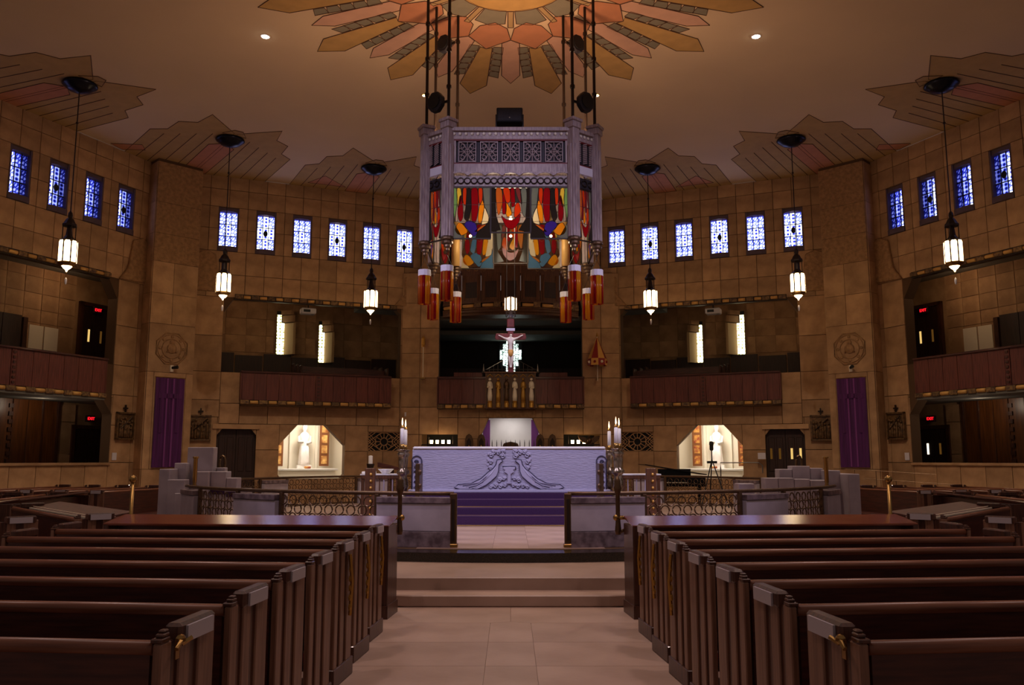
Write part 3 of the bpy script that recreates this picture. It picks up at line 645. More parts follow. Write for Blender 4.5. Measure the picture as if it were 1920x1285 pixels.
# ------------------------------------------------------------------ centre bay behind the altar
BY = 29.75
bops = [opening(-2.53, 2.53, 4.43, 8.2), opening(-1.1, 1.1, .9, 3.03, (.34, .75), (.34, .75)), opening(-3.1, -1.85, 1.3, 2.45), opening(1.85, 3.1, 1.3, 2.45), opening(-3.9, -3.2, 8.2, 11.2), opening(3.2, 3.9, 8.2, 11.2)]
wb = tag(backing('wall_back', 1, (0, BY, 0), 0, (-3.85, 3.85, 0, CZ), bops, -.03, -.4), 'stone centre bay wall behind the high altar', 'wall', kind='structure')
clad(wb, 1, grid([-3.85, -3.2, -2.53], [0, 1.3, 2.45, 3.4, 4.43, 5.3, 6.2, 7.1, 8.2, 9.1, 10, CZ])+grid([2.53, 3.2, 3.85], [0, 1.3, 2.45, 3.4, 4.43, 5.3, 6.2, 7.1, 8.2, 9.1, 10, CZ])
     + grid([-2.53, -1.85, -1.1, 0, 1.1, 1.85, 2.53], [0, .9, 1.6, 2.3, 3.03, 3.6, 4.43])+grid([-2.53, -1.5, -.5, .5, 1.5, 2.53], [8.2, 9.1, 10, CZ]), bops)
for s in (-1, 1):
    MB().xz([(s*a, z) for a, z in ((2.53, 6.9), (2.53, 8.2), (2.2, 8.2), (2.3, 7.6), (2.45, 7.3))], -.12, .1).build('stepped_bracket', CARVED, wb, bevel=.02)
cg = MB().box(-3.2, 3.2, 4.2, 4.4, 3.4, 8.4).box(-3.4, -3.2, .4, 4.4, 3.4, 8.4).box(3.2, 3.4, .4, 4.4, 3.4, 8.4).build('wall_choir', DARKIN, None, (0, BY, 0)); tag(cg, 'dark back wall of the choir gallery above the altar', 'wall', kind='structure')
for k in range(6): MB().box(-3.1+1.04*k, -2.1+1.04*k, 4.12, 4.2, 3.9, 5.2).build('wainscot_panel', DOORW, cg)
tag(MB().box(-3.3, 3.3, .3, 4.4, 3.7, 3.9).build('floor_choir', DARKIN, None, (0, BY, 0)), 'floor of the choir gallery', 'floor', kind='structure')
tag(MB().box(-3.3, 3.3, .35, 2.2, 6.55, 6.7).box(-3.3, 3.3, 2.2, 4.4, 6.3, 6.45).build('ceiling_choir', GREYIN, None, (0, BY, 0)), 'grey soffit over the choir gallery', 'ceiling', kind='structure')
cb = tag(empty('choir_balcony', (0, BY, 0)), 'dark red wooden choir balcony front above the altar niche', 'balcony')
for s in (-1, 1):
    for k in range(4): MB().box(s*(.87+.415*k), s*(.87+.415*k+.405), -.35, -.3, 3.5, 4.38).build('panel_board', PANEL, cb)
    MB().box(s*.87, s*2.56, -.4, -.22, 4.36, 4.44).build('cap_rail', WOOD, cb, bevel=.01); MB().box(s*2.5, s*2.56, -.35, .1, 3.45, 4.4).build('balcony_end', PANEL, cb)
    MB().box(s*1.0, s*2.0, -.02, .04, 4.44, 4.62).build('music_desk', PANEL, cb)
friezes(cb, 1, -2.55, 2.55, 3.34, 3.47, .38, 19)
MB().box(-2.5, 2.5, -.35, .1, 3.3, 3.4).build('balcony_floor', JOINT, cb)
cp = tag(empty('carved_rostrum', (0, BY-.38, 0)), 'gilded carved rostrum panel with six standing figures in the choir balcony', 'rostrum')
MB().box(-.86, .86, -.12, .3, 3.32, 4.56).build('rostrum_body', OAK, cp); MB().box(-.9, .9, -.2, .3, 4.54, 4.6).build('rostrum_cap', OAK, cp, bevel=.01)
for k in range(7): MB().box(-.86+.286*k-.015, -.86+.286*k+.015, -.2, -.1, 3.35, 4.54).build('rostrum_mullion', OAK, cp)
for k in range(6):
    x = -.715+.286*k
    MB().lathe([(.085, 3.36), (.085, 3.5), (.065, 3.53), (.09, 3.58)], x, -.17, 10).build('pedestal', GOLD, cp)
    f = MB(); f.lathe([(.075, 3.58), (.085, 3.75), (.06, 4.0), (.085, 4.18), (.07, 4.24), (.025, 4.27)], x, -.17, 10); f.ball((x, -.18, 4.33), .048, 8, 6)
    f.tube([(x-.07, -.17, 4.18), (x-.07, -.24, 4.04), (x+.01*(k-2), -.26, 4.08+.02*(k % 3))], .024, 6); f.tube([(x+.07, -.17, 4.18), (x+.08, -.23, 4.02), (x+.03, -.26, 4.0)], .024, 6)
    f.build('carved_figure', IVORY if k in (0, 3, 5) else (BRONZE if k == 2 else GOLD), cp, smooth=True)
    MB().tube([(x-.1, -.15, 4.42), (x, -.17, 4.5), (x+.1, -.15, 4.42)], .02, 6).build('canopy_leaf', GOLD, cp)
# fence with spires on the rostrum
rk = tag(empty('metal_rail_with_spires', (0, BY-.1, 4.6)), 'thin grey metal rail with pointed end posts behind the crucifix', 'rail')
MB().tube([(-.9, 0, .12), (.9, 0, .12)], .014, 5).build('rail_bar', STEEL, rk)
for s in (-1, 1):
    MB().lathe([(.09, 0), (.05, .06), (.02, .2), (.004, .32)], s*.95, 0, 6).build('spire', STEEL, rk)
    for k in range(4): MB().tube([(s*(.3+.15*k), 0, 0), (s*(.3+.15*k), 0, .12+(.3-.07*k))], .01, 4).build('upright', STEEL, rk)
    MB().tube([(s*.25, 0, .45), (s*.85, 0, .12)], .014, 5).build('sloping_bar', STEEL, rk)
# white stained glass at the back of the choir
wg = tag(empty('window_40', (0, BY+4.08, 5.0)), 'bright white leaded window at the back of the choir gallery', 'window', kind='structure')
for c, (z0, z1) in {-3: (.55, .95), -2: (.3, 1.2), -1: (0, 1.4), 0: (.1, 1.5), 1: (0, 1.4), 2: (.3, 1.2), 3: (.55, .95)}.items():
    n = max(2, int((z1-z0)/.22))
    for j in range(n):
        h = (z1-z0)/n
        MB().box(.125*c-.055, .125*c+.055, 0, .02, z0+h*j+.01, z0+h*j+h-.01).build('pane', G_COLD, wg)
MB().box(-.46, .46, .03, .06, -.05, 1.55).build('leading', BLACKM, wg)
# organ gallery: bowed wooden front
og = tag(empty('organ_gallery', (0, BY, 0)), 'bowed brown wooden organ gallery front under the hanging canopy', 'gallery')
def bow(x, b=.95, w=2.5): return -.1-b*(1-(x/w)**2)
for k in range(7):
    x0 = -2.4+4.8*k/7; x1 = x0+4.8/7; p = [(x0+.01, bow(x0)), (x1-.01, bow(x1)), (x1-.01, bow(x1)+.08), (x0+.01, bow(x0)+.08)]
    pn = MB().xy(p, 6.98, 8.25).build('bow_panel', OAK, og)
    for q in (.16, .84):
        xx = x0+(x1-x0)*q; MB().box(xx-.03, xx+.03, bow(xx)-.03, bow(xx)+.05, 7.05, 7.95).build('panel_fillet', OAK, pn)
    MB().xy([(x0+.12, bow(x0+.12)-.015), (x1-.12, bow(x1-.12)-.015), (x1-.12, bow(x1-.12)+.05), (x0+.12, bow(x0+.12)+.05)], 7.15, 7.7).build('raised_field', DOORW, pn)
    MB().tube([(x0+.06, bow(x0+.06)-.04, 6.86), (x1-.25, bow(x1-.25)-.04, 6.86)], .06, 8).build('gilded_roll', GILTB, og, smooth=True)
    MB().xy([(x1-.24, bow(x1-.24)-.1), (x1, bow(x1)-.1), (x1, bow(x1)), (x1-.24, bow(x1-.24))], 6.78, 6.96).build('carved_block', GILTF, og)
def bowpoly(sc_, y1=.15): return [(x, bow(x)*sc_) for x in [-2.4+.3*i for i in range(17)]]+[(2.4, y1), (-2.4, y1)]
MB().xy(bowpoly(.98), 6.74, 6.8).xy(bowpoly(.85), 6.66, 6.74).xy(bowpoly(.65), 6.58, 6.66).xy(bowpoly(1.04), 6.95, 7.0).build('stepped_soffit', OAK, og)
# niche with white marble back
nb = MB().box(-1.3, 1.3, 1.4, 1.6, 0, 3.3).box(-1.5, -1.3, .4, 1.6, 0, 3.3).box(1.3, 1.5, .4, 1.6, 0, 3.3).box(-1.3, 1.3, .4, 1.6, 3.1, 3.3).build('wall_altar_niche', MARBLEW, None, (0, BY, 0)); tag(nb, 'white marble lined niche behind the high altar', 'wall', kind='structure')
for s in (-1, 1):
    d_ = tag(MB().box(s*.74, s*1.0, .9, .96, 1.0, 3.0).build('purple_drape', PURPL2, None, (0, BY, 0), bevel=.01), 'purple drape at the %s edge of the white niche' % SIDE[s], 'drape')
light('niche_lamp', 'AREA', (0, BY+.6, 3.05), 7, (1, .95, .92), .8, (0, BY+1.1, 0))
MB().box(-.85, .85, -.14, .0, 3.03, 3.3).build('niche_lintel', CARVED, wb, bevel=.02)
ft = tag(empty('altar_fence', (0, BY-.35, 1.4)), 'dark wrought iron fence with spiked posts in front of the white niche', 'fence')
for k in range(11):
    x = -.8+.16*k; MB().tube([(x, 0, 0), (x, 0, .75), (x, 0, .86)], [.014, .014, .003], 5).build('spiked_post', DBRONZE, ft)
    if k < 10: MB().tube([(x+.08+a, 0, .55+b) for a, b in circ(.06, 10)], .01, 4, True).build('scroll_ring', DBRONZE, ft)
MB().tube([(-.8, 0, .45), (.8, 0, .45)], .012, 4).build('fence_rail', DBRONZE, ft)
tb = tag(empty('tabernacle', (0, BY-.15, 1.4)), 'bronze rounded tabernacle behind the iron fence', 'tabernacle')
MB().xz([(-.32, 0), (.32, 0), (.32, .55), (.24, .74), (0, .8), (-.24, .74), (-.32, .55)], -.12, .15).build('case', BRONZE, tb, bevel=.02)
for q in (-1, 1): MB().box(q*.02, q*.26, -.15, -.12, .05, .6).build('tabernacle_door', BRONZE, tb, bevel=.01)
for s in (-1, 1):
    rm = MB().box(s*1.7, s*3.2, 1.2, 1.3, 1.0, 2.7).build('wall_recess_'+SIDE[s], BLACKM, None, (0, BY, 0)); tag(rm, 'dark recess with votive shelf %s of the niche' % SIDE[s], 'wall', kind='structure')
    for k in range(4):
        lt = tag(empty('votive_candle', (s*(2.15+.2*k), BY-.1, 2.13)), 'small glowing votive candle number %s from the niche, %s recess' % (ORD[k], SIDE[s]), 'candle', 'votive candles')
        MB().lathe([(.05, 0), (.055, .12), (.05, .12)], n=8).build('candle_cup', LAMP, lt); MB().lathe([(.06, -.02), (.06, 0)], n=8).build('candle_dish', BRASS, lt)
    tag(MB().box(s*1.87, s*3.08, -.2, .05, 2.07, 2.11).build('votive_shelf', DBRONZE, None, (0, BY, 0)), 'dark metal votive shelf in the %s recess' % SIDE[s], 'shelf')
    for k in range(2): tag(MB().lathe([(.02, 0), (.012, .2), (.03, .22), (.004, .32)], n=6).build('iron_finial', DBRONZE, None, (s*(2.0+.85*k), BY-.12, 2.11)), 'thin iron finial %s the votive shelf, %s recess' % (('at the niche end of', 'at the outer end of')[k], SIDE[s]), 'finial')
    for k, x in enumerate((1.45, 1.02)):
        an = tag(empty('bronze_shrine', (s*x, BY-.12, 1.65)), 'small arched bronze shrine %s, %s of the niche' % (('outer of the pair', 'close to the fence')[k], SIDE[s]), 'shrine', 'small bronze shrines')
        MB().xz([(-.14, 0), (.14, 0), (.14, .62), (.09, .76), (0, .82), (-.09, .76), (-.14, .62)], 0, .08).build('arch_body', BRONZE, an, bevel=.01)
        MB().xz([(-.08, .08), (.08, .08), (.08, .55), (0, .68), (-.08, .55)], -.02, .01).build('arch_recess', DBRONZE, an); MB().lathe([(.035, .1), (.05, .3), (.02, .42)], 0, -.03, 8).build('figurine', GOLD, an)
eg = tag(empty('winged_lectern', (2.72, BY-.12, 2.01)), 'bronze spread winged eagle lectern in the right recess', 'lectern')
for q in (-1, 1): MB().xz([(0, .4), (q*.2, .62), (q*.52, .72), (q*.46, .5), (q*.3, .3), (q*.12, .22), (0, .2)], -.05, .02).build('wing', BRONZE, eg, bevel=.01)
MB().ball((0, -.05, .42), .12, 8, 6, sz=1.6).build('eagle_body', BRONZE, eg, smooth=True); MB().ball((0, -.08, .66), .06, 8, 5).build('eagle_head', BRONZE, eg, smooth=True); MB().box(-.5, .5, -.1, .0, .74, .77).build('book_rest', GOLD, eg); eg.scale = (.75, 1, .55)
# processional items on the pilasters
tt = tag(empty('bell_staff', (-3.07, BY-.22, 4.4)), 'thin gilded processional bell staff on the left pilaster', 'staff')
MB().tube([(0, 0, 0), (0, 0, 1.1)], .018, 6).build('pole', IVORY, tt); MB().lathe([(.06, 1.1), (.05, 1.16), (.07, 1.2), (.065, 1.4), (.03, 1.46), (.01, 1.5)], n=8).build('bell_case', GOLD, tt); MB().box(-.1, .06, -.02, .2, -.02, .03).build('bracket', BRASS, tt)
um = tag(empty('closed_umbrella', (3.03, BY-.3, 4.35)), 'half closed red and gold silk umbrella on the right pilaster', 'umbrella')
MB().tube([(0, 0, -.05), (0, 0, 1.55)], .014, 6).build('pole', IVORY, um); MB().lathe([(.03, 1.5), (.035, 1.55), (.005, 1.66)], n=8).build('finial', GOLD, um); MB().box(-.04, .04, 0, .28, .0, .04).build('bracket', BRASS, um)
for k in range(8):
    a0, a1 = R(45*k), R(45*k+45); ap = (0, 0, 1.5); rr = .33
    A = (rr*math.cos(a0), rr*math.sin(a0), .72); B = (rr*math.cos(a1), rr*math.sin(a1), .72); A2 = (A[0]*1.04, A[1]*1.04, .48); B2 = (B[0]*1.04, B[1]*1.04, .48)
    MB().add([ap, A, B], [(0, 1, 2)]).build('silk_panel', REDCLOTH if k % 2 else GOLDCLOTH, um)
    vl = MB().add([A, B, B2, A2], [(0, 1, 2, 3)]).build('valance_flap', GOLDCLOTH if k % 2 else REDCLOTH, um)
    c = [(A[i]+B2[i])/2*1.03 if i < 2 else (A[i]+B2[i])/2 for i in range(3)]
    MB().ball(c, .05, 8, 4).build('crest', REDCLOTH if k % 2 else IVORY, vl)
sw = tag(MB().box(-.03, .03, -.02, 0, -.07, .07).build('wall_switch', PAPER, None, (-3.68, BY-.02, 3.15)), 'tiny white wall box on the left pilaster', 'switch')
# ------------------------------------------------------------------ chancel platform
CYY = 18.7
def arcpts(r, a0, a1, n): return [(r*math.sin(R(a0+(a1-a0)*i/n)), CYY-r*math.cos(R(a0+(a1-a0)*i/n))) for i in range(n+1)]
tag(MB().xy(arcpts(7.34, 0, 360, 96)[:-1], 0, .39).build('floor_chancel_plinth', GRAN), 'black granite edge of the round chancel platform', 'step', kind='structure')
cf = tag(MB().xy(arcpts(6.95, 0, 360, 96)[:-1], .38, .392).build('floor_chancel', JOINT), 'pale stone floor of the round chancel', 'floor', kind='structure')
for r_ in range(5):
    y0 = 11.9+.78*r_
    for x0, x1 in ((-2.2, -1.3), (-1.3, -.25), (-.25, .25), (.25, 1.3), (1.3, 2.2)):
        if y0 < 12.1 and abs(x0+x1) > 3: continue
        slab(x0, x1, y0, y0+.78, .397, cf)
tag(MB().xy(arcpts(6.6, 30, 330, 60)+[(0, CYY)], .38, .396).build('floor_chancel_side', FLOOR), 'pale stone floor at the sides of the chancel', 'floor', kind='structure')
st1 = [(-1.36, 10.3), (-1.36, 9.78), (-1.28, 9.68), (-1.1, 9.63), (1.1, 9.63), (1.28, 9.68), (1.36, 9.78), (1.36, 10.3)]
tag(MB().xy(st1, 0, .125).build('floor_step', FLOOR, bevel=.012), 'lower pale stone step at the head of the aisle', 'step', kind='structure')
tag(MB().box(-2.4, 2.4, 10.0, 12.2, 0, .268).build('floor_landing', FLOOR, bevel=.01), 'upper pale stone step before the granite edge', 'step', kind='structure')
# purple carpeted altar steps
for k, (y, z, x) in enumerate(((15.77, .57, 2.6), (16.12, .70, 2.4), (16.47, .84, 2.25), (16.8, .95, 2.15))):
    o = tag(MB().box(-x, x, y, 18.9, .395 if k == 0 else z-.2, z).build('floor_altar_step', CARPET, bevel=.02, bseg=2), '%s purple carpeted step below the altar' % ('lowest', 'second', 'third', 'topmost')[k], 'step', kind='structure')
    if k < 3: MB().tube([(-x+.05, y-.012, .41 if k == 0 else z-.135), (x-.05, y-.012, .41 if k == 0 else z-.135)], .01, 6).build('brass_stair_rod', BRASS, o)
# altar
alt = tag(empty('high_altar', (-.03, 17.05, .95)), 'massive lavender lit marble altar carved with two peacocks', 'altar')
MB().box(-1.93, 1.93, 0, 1.3, .05, .85).build('altar_block', LAVM, alt, bevel=.012)
MB().box(-2.0, 2.0, -.05, 1.35, 0, .06).build('altar_base', LAVC, alt, bevel=.01)
def relief(name, pts, r=.014, closed=False, m=LAVC, par=alt): return MB().tube([(x, -.012 if par is alt else -.03, z) for x, z in pts], r, 6, closed).build(name, m, par, smooth=True)
def arc(cx, cz, r, a0, a1, n=10): return [(cx+r*math.cos(R(a0+(a1-a0)*i/n)), cz+r*math.sin(R(a0+(a1-a0)*i/n))) for i in range(n+1)]
def spiral(cx, cz, r, q, turns=1.4, n=16): return [(cx+q*r*(1-.75*i/n)*math.cos(turns*2*math.pi*i/n), cz+r*(1-.75*i/n)*math.sin(turns*2*math.pi*i/n)) for i in range(n+1)]
for q in (-1, 1):
    bodyp = [(.12, .62), (.17, .66), (.24, .64), (.26, .55), (.32, .47), (.42, .40), (.55, .28), (.75, .18), (1.0, .16), (1.08, .10), (.98, .065), (.62, .07), (.45, .15), (.36, .22), (.25, .32), (.21, .42), (.2, .55), (.17, .585)]
    bd = MB().xz([(q*x, z) for x, z in bodyp], -.03, .02).build('peacock', LAVC, alt, bevel=.008)
    relief('outline_groove', [(q*x*1.01, z) for x, z in bodyp], .009, True, LAVD, bd)
    for k in range(5): relief('tail_feather', [(q*(.42+.03*k), .36-.05*k), (q*(.6+.02*k), .2-.025*k), (q*(.98-.06*k), .145-.016*k)], .008, False, LAVD if k % 2 else LAVC, bd)
    for k in range(3): relief('wing_feather', [(q*(.27+.03*k), .5-.04*k), (q*(.36+.03*k), .36-.03*k), (q*(.5+.02*k), .26-.03*k)], .009, False, LAVC, bd)
    for (cx, cz, r) in ((.36, .73, .055), (.37, .6, .05), (.37, .48, .04), (.3, .79, .045), (.22, .78, .05), (.13, .71, .055), (.12, .8, .05)):
        relief('vine_groove', spiral(q*cx, cz-.008, r*1.05, q), .012, False, LAVD); relief('vine_scroll', spiral(q*cx, cz, r, q), .016)
    for (cx, cz, r) in ((.1, .27, .04), (.19, .24, .05), (.08, .14, .04), (.17, .12, .045), (.27, .13, .05), (.36, .11, .04)):
        relief('vine_groove', spiral(q*cx, cz-.008, r*1.05, -q), .011, False, LAVD); relief('vine_scroll', spiral(q*cx, cz, r, -q), .015)
    for (x, z) in ((.41, .76), (.42, .66), (.42, .55), (.33, .83), (.2, .84), (.1, .845)): MB().xz([(q*x+.03*math.cos(R(a)), z+.03*math.sin(R(a))) for a in range(0, 360, 60)], -.02, .01).build('vine_leaf', LAVC, alt, bevel=.005)
    # arched corner niches
    x0, x1 = 1.75, 1.93
    relief('corner_arch', [(q*1.93, .03), (q*1.93, .6)] + [(q*x, z) for x, z in arc(1.84, .62, .1, 0, 180)] + [(q*1.74, .03)], .014, False, LAVD)
    for k in range(6): relief('corner_scroll', spiral(q*1.84, .1+.1*k, .045, q if k % 2 else -q), .011, False, LAVD)
MB().xz([(-.12, .5), (.12, .5), (.12, .46), (.08, .44), (.1, .4), (.03, .36), (.035, .2), (.07, .17), (-.07, .17), (-.035, .2), (-.03, .36), (-.1, .4), (-.08, .44), (-.12, .46)], -.04, .02).build('carved_chalice', LAVC, alt, bevel=.008)
relief('chalice_groove', [(-.13, .51), (.13, .51), (.13, .45)], .009, False, LAVD)
lc = tag(MB().box(-1.92, 1.92, -.03, 1.33, 0, .055).build('altar_cloth', WHITE, None, (-.03, 17.05, 1.8), bevel=.018, bseg=2), 'white linen altar cloth on the altar top', 'cloth')
# candlesticks
prof = [(.13, 0), (.14, .05), (.08, .1), (.1, .16), (.09, .3), (.045, .42), (.05, .5), (.1, .55), (.105, .62), (.05, .68), (.06, .72), (.085, .8), (.075, .95), (.045, 1.04), (.05, 1.08), (.1, 1.12), (.105, 1.18), (.05, 1.24), (.055, 1.28), (.07, 1.45), (.06, 1.5), (.09, 1.55), (.1, 1.6), (.07, 1.64), (.11, 1.68), (.115, 1.7)]
def candlestick(x, y, h, lab, zb=.395):
    c = tag(empty('altar_candlestick', (x, y, zb)), lab, 'candlestick', 'altar candlesticks')
    k = h/1.7
    MB().lathe([(r*.92, z*k) for r, z in prof], n=14).build('turned_stem', PEWTER, c, smooth=True)
    MB().lathe([(.045, h), (.048, h+.1), (.04, h+.1)], n=12).build('brass_cup', BRASS, c, smooth=True); cd = MB().lathe([(.04, h+.1), (.038, h+.4), (.01, h+.42)], n=12).build('candle', WHITE, c, smooth=True)
    MB().lathe([(.02, h+.41), (.036, h+.44), (.02, h+.47)], n=10).build('wax_shield', BRASS, c); MB().lathe([(.008, h+.47), (.016, h+.51), (.011, h+.56), (.002, h+.62)], n=8).build('flame', FLAME, c)
candlestick(-2.13, 16.75, 1.4, 'front left silver candlestick with lit candle beside the altar'); candlestick(-2.16, 17.5, 1.4, 'rear left silver candlestick with lit candle beside the altar')
candlestick(2.07, 16.75, 1.42, 'front right silver candlestick, nearer the altar end'); candlestick(2.2, 17.3, 1.42, 'right silver candlestick standing outermost of the altar'); candlestick(2.12, 18.35, 1.4, 'rearmost right candlestick half hidden by the altar')
# bronze gate leaves standing open before the altar
for s in (-1, 1):
    g = tag(empty('bronze_gate_leaf', (s*1.5-.02, 14.0, .395)), 'bronze gate leaf seen edge on in front of the altar, %s' % SIDE[s], 'gate')
    MB().box(-.035, .035, -.02, .5, 0, 1.14).build('gate_frame', BRONZE, g, bevel=.008)
    for k in range(5): MB().ball((s*-.04, -.02, .12+.22*k), .03, 8, 5, sz=1.6).build('scroll_boss', BRONZE, g)
# ------------------------------------------------------------------ curved communion rail
def railpanel(a0, a1, n, lab, zb=.395, zt=1.09):
    o = tag(empty('rail_panel', (0, CYY, zb)), lab, 'parapet', 'grey marble rail panels')
    def ring(r0, r1): return [(x, y-CYY) for x, y in arcpts(r0, a0, a1, n)]+[(x, y-CYY) for x, y in arcpts(r1, a1, a0, n)]
    b0, b1, b2, b3 = 0, .22, .60, zt-zb
    MB().xy(ring(6.78, 6.56), b0, b1-.003).build('base_slab', GREYD if abs(a0) < 40 else GREYM, o, bevel=.004); MB().xy(ring(6.77, 6.57), b1+.003, b2-.003).build('marble_slab', GREYM, o, bevel=.004); MB().xy(ring(6.79, 6.55), b2+.003, b3-.01).build('cap_slab', GREYD, o, bevel=.006)
    return o
RING = MB().tube([(x, 0, z) for x, z in circ(.068, 12)], .011, 5, True).mesh('bronze_ring', BRONZE)
def lattice(a0, a1, lab, single=True, zb=.395):
    o = tag(empty('ring_lattice', (0, CYY, zb)), lab, 'railing', 'bronze ring lattice rails')
    ncol = max(3, int(round(math.radians(abs(a1-a0))*6.7/.2)))
    joined = MB(); jn = 0
    for i in range(ncol):
        a = a0+(a1-a0)*(i+.5)/ncol
        for j in range(5):
            z = .1+.128*j; off = (.05 if j % 2 else -.05)/6.7
            x, y = 6.67*math.sin(R(a)+off), -6.67*math.cos(R(a)+off)
            if single: inst('bronze_ring', RING, o, (x, y, z), R(a))
            else:
                ca, sa = math.cos(R(a)), math.sin(R(a)); joined.tube([(x+p*ca, y+p*sa, z+q) for p, q in circ(.066, 8)], .011, 4, True)
    if not single:
        k = joined.build('ring_mesh', BRONZE, o); k['kind'] = 'stuff'
    for a in (a0, a1): MB().box(-.03, .03, -.03, .03, 0, .72).build('lattice_post', BRONZE, o, (6.67*math.sin(R(a)), -6.67*math.cos(R(a)), 0), R(a), bevel=.006)
    MB().tube([(x, y-CYY, .04) for x, y in arcpts(6.67, a0, a1, 10)], .016, 5).build('bottom_bar', BRONZE, o)
for s in (-1, 1):
    sd = SIDE[s]
    railpanel(s*7.1, s*16.3, 8, 'grey marble rail panel beside the opening to the altar, %s' % sd); railpanel(s*31.5, s*40, 8, 'grey marble rail panel between two ring lattices, %s' % sd); railpanel(s*52.5, s*60, 6, 'grey marble rail panel below the %s stepped ambo' % sd)
    lattice(s*16.6, s*31.2, 'wide bronze ring lattice nearest the aisle, %s' % sd); lattice(s*40.3, s*52.2, 'bronze ring lattice seen at an angle beside the %s ambo' % sd)
    for k, (a0, a1, ty) in enumerate(((100, 112, 1), (112.5, 120, 0), (120.5, 140, 1), (140.5, 148, 0), (148.5, 158, 1), (158.5, 168, 0))):
        if ty: lattice(s*a0, s*a1, 'far bronze ring lattice %s along the back of the chancel, %s' % (('first', '', 'second', '', 'third')[k], sd), False)
        else: railpanel(s*a0, s*a1, 6, 'far grey marble rail panel %s along the back of the chancel, %s' % (('', 'first', '', 'second', '', 'third')[k], sd))
    rt = tag(MB().tube([(x, y, 1.13) for x, y in arcpts(6.67, s*6.9, s*61, 30)], .028, 8).build('hand_rail', BRONZE, smooth=True), 'bronze hand rail curving along the front of the chancel, %s' % sd, 'handrail')
    rt = tag(MB().tube([(x, y, 1.13) for x, y in arcpts(6.67, s*99, s*168, 30)], .028, 8).build('hand_rail', BRONZE, smooth=True), 'bronze hand rail curving along the back of the chancel, %s' % sd, 'handrail')
    gp = tag(empty('gate_post', (s*.8, 12.06, .395)), 'bronze gate post at the %s side of the altar opening' % sd, 'post', 'bronze gate posts')
    MB().box(-.05, .05, -.06, .06, 0, .74).build('post_shaft', BRONZE, gp, bevel=.01); MB().box(-.065, .065, -.075, .075, .0, .05).build('post_foot', BRASS, gp, bevel=.008); MB().box(-.02, .02, -.075, -.06, .1, .66).build('post_fillet', DBRONZE, gp)
    # brass stanchion at the front screen
    bs = tag(empty('brass_stanchion', (s*1.19-.02, 9.42, 0)), 'antique brass stanchion fixed to the %s front screen beside the aisle' % sd, 'stanchion')
    MB().lathe([(.03, .8), (.036, .84), (.03, .9), (.024, .98), (.024, 1.22), (.035, 1.26), (.045, 1.3), (.03, 1.34), (.035, 1.38), (.01, 1.42)], n=10).build('post_shaft', BRONZE, bs, smooth=True)
    MB().tube([(0, 0, .98), (s*.1, 0, .98)], .022, 8).build('upper_arm', BRASS, bs, smooth=True); MB().tube([(0, 0, .82), (s*.1, 0, .86)], .018, 8).build('lower_arm', BRONZE, bs, smooth=True); MB().ball((-s*.02, 0, .98), .035, 8, 6).build('arm_knob', BRASS, bs, smooth=True)
    bq = tag(empty('brass_post', (s*4.42, 10.05, 0)), 'slim brass post with ball top by the %s angled pew screen' % sd, 'post', 'slim brass posts')
    MB().tube([(0, 0, 0), (0, 0, 1.36)], .022, 8).build('post_shaft', BRASS, bq, smooth=True); MB().ball((0, 0, 1.38), .045, 10, 6).build('ball_top', BRASS, bq, smooth=True)
    bt = tag(empty('brass_bollard', (s*5.85, 15.9, .395)), 'short brass lamp tube standing on the rail before the %s ambo' % sd, 'lamp')
    MB().lathe([(.05, .72), (.03, .76), (.04, .8), (.04, 1.22), (.055, 1.23), (.055, 1.26)], n=10).build('tube', BRASS, bt, smooth=True); MB().lathe([(.03, 0), (.03, .72)], n=8).build('stem', BRONZE, bt)
    bo = tag(empty('bronze_loop', (s*7.2, 21.4, .395)), 'bronze loop handled post behind the %s ambo' % sd, 'post')
    MB().tube([(0, 0, 0), (0, 0, .95)], .03, 8).build('stem', BRONZE, bo); MB().tube([(x*.6, 0, 1.1+z*1.6) for x, z in circ(.12, 12)], .03, 6, True).build('loop', BRONZE, bo)
# ambos
am = tag(empty('stepped_ambo', (-6.2, 16.2, .395)), 'tall stepped grey marble ambo on the left of the chancel', 'ambo')
for (x0, x1, y0, y1, z) in ((-.02, .48, .25, .5, 1.44), (-.18, .05, .05, .45, 1.14), (-.3, -.1, -.35, .4, 1.03), (-.1, .22, -.45, -.2, .84), (.2, .5, .0, .25, .98), (.5, .8, .1, .4, .98), (.8, 1.0, .1, .4, .86), (1.0, 1.22, .1, .4, .66), (.48, .66, .45, .6, 1.05), (.1, .35, -.6, -.45, .6)):
    MB().box(x0+.004, x1-.004, y0, y1, 0, z).build('marble_block', GREYM, am, bevel=.01)
MB().box(.52, .78, .08, .1, .55, .66).box(.82, .98, .08, .1, .5, .6).build('purple_cushion', CARPET, am)
a2 = tag(empty('stepped_lectern', (5.55, 16.2, .395)), 'low stepped grey marble lectern on the right of the chancel', 'ambo')
for (x0, x1, y0, y1, z) in ((-.75, -.5, 0, .3, .86), (-.5, -.2, 0, .3, .86), (-.2, .1, 0, .3, .84), (.1, .45, -.05, .3, .82), (-.35, -.1, .4, .7, 1.02), (-.1, .25, .4, .7, 1.08), (.25, .5, .4, .7, 1.04), (.45, .72, .1, .7, 1.0), (.7, .92, -.3, .7, .94)):
    MB().box(x0+.004, x1-.004, y0, y1, 0, z).build('marble_block', GREYM, a2, bevel=.01)
MB().box(-1.2, -.9, .2, .5, 0, .75).build('marble_block', GREYM, a2, bevel=.01)
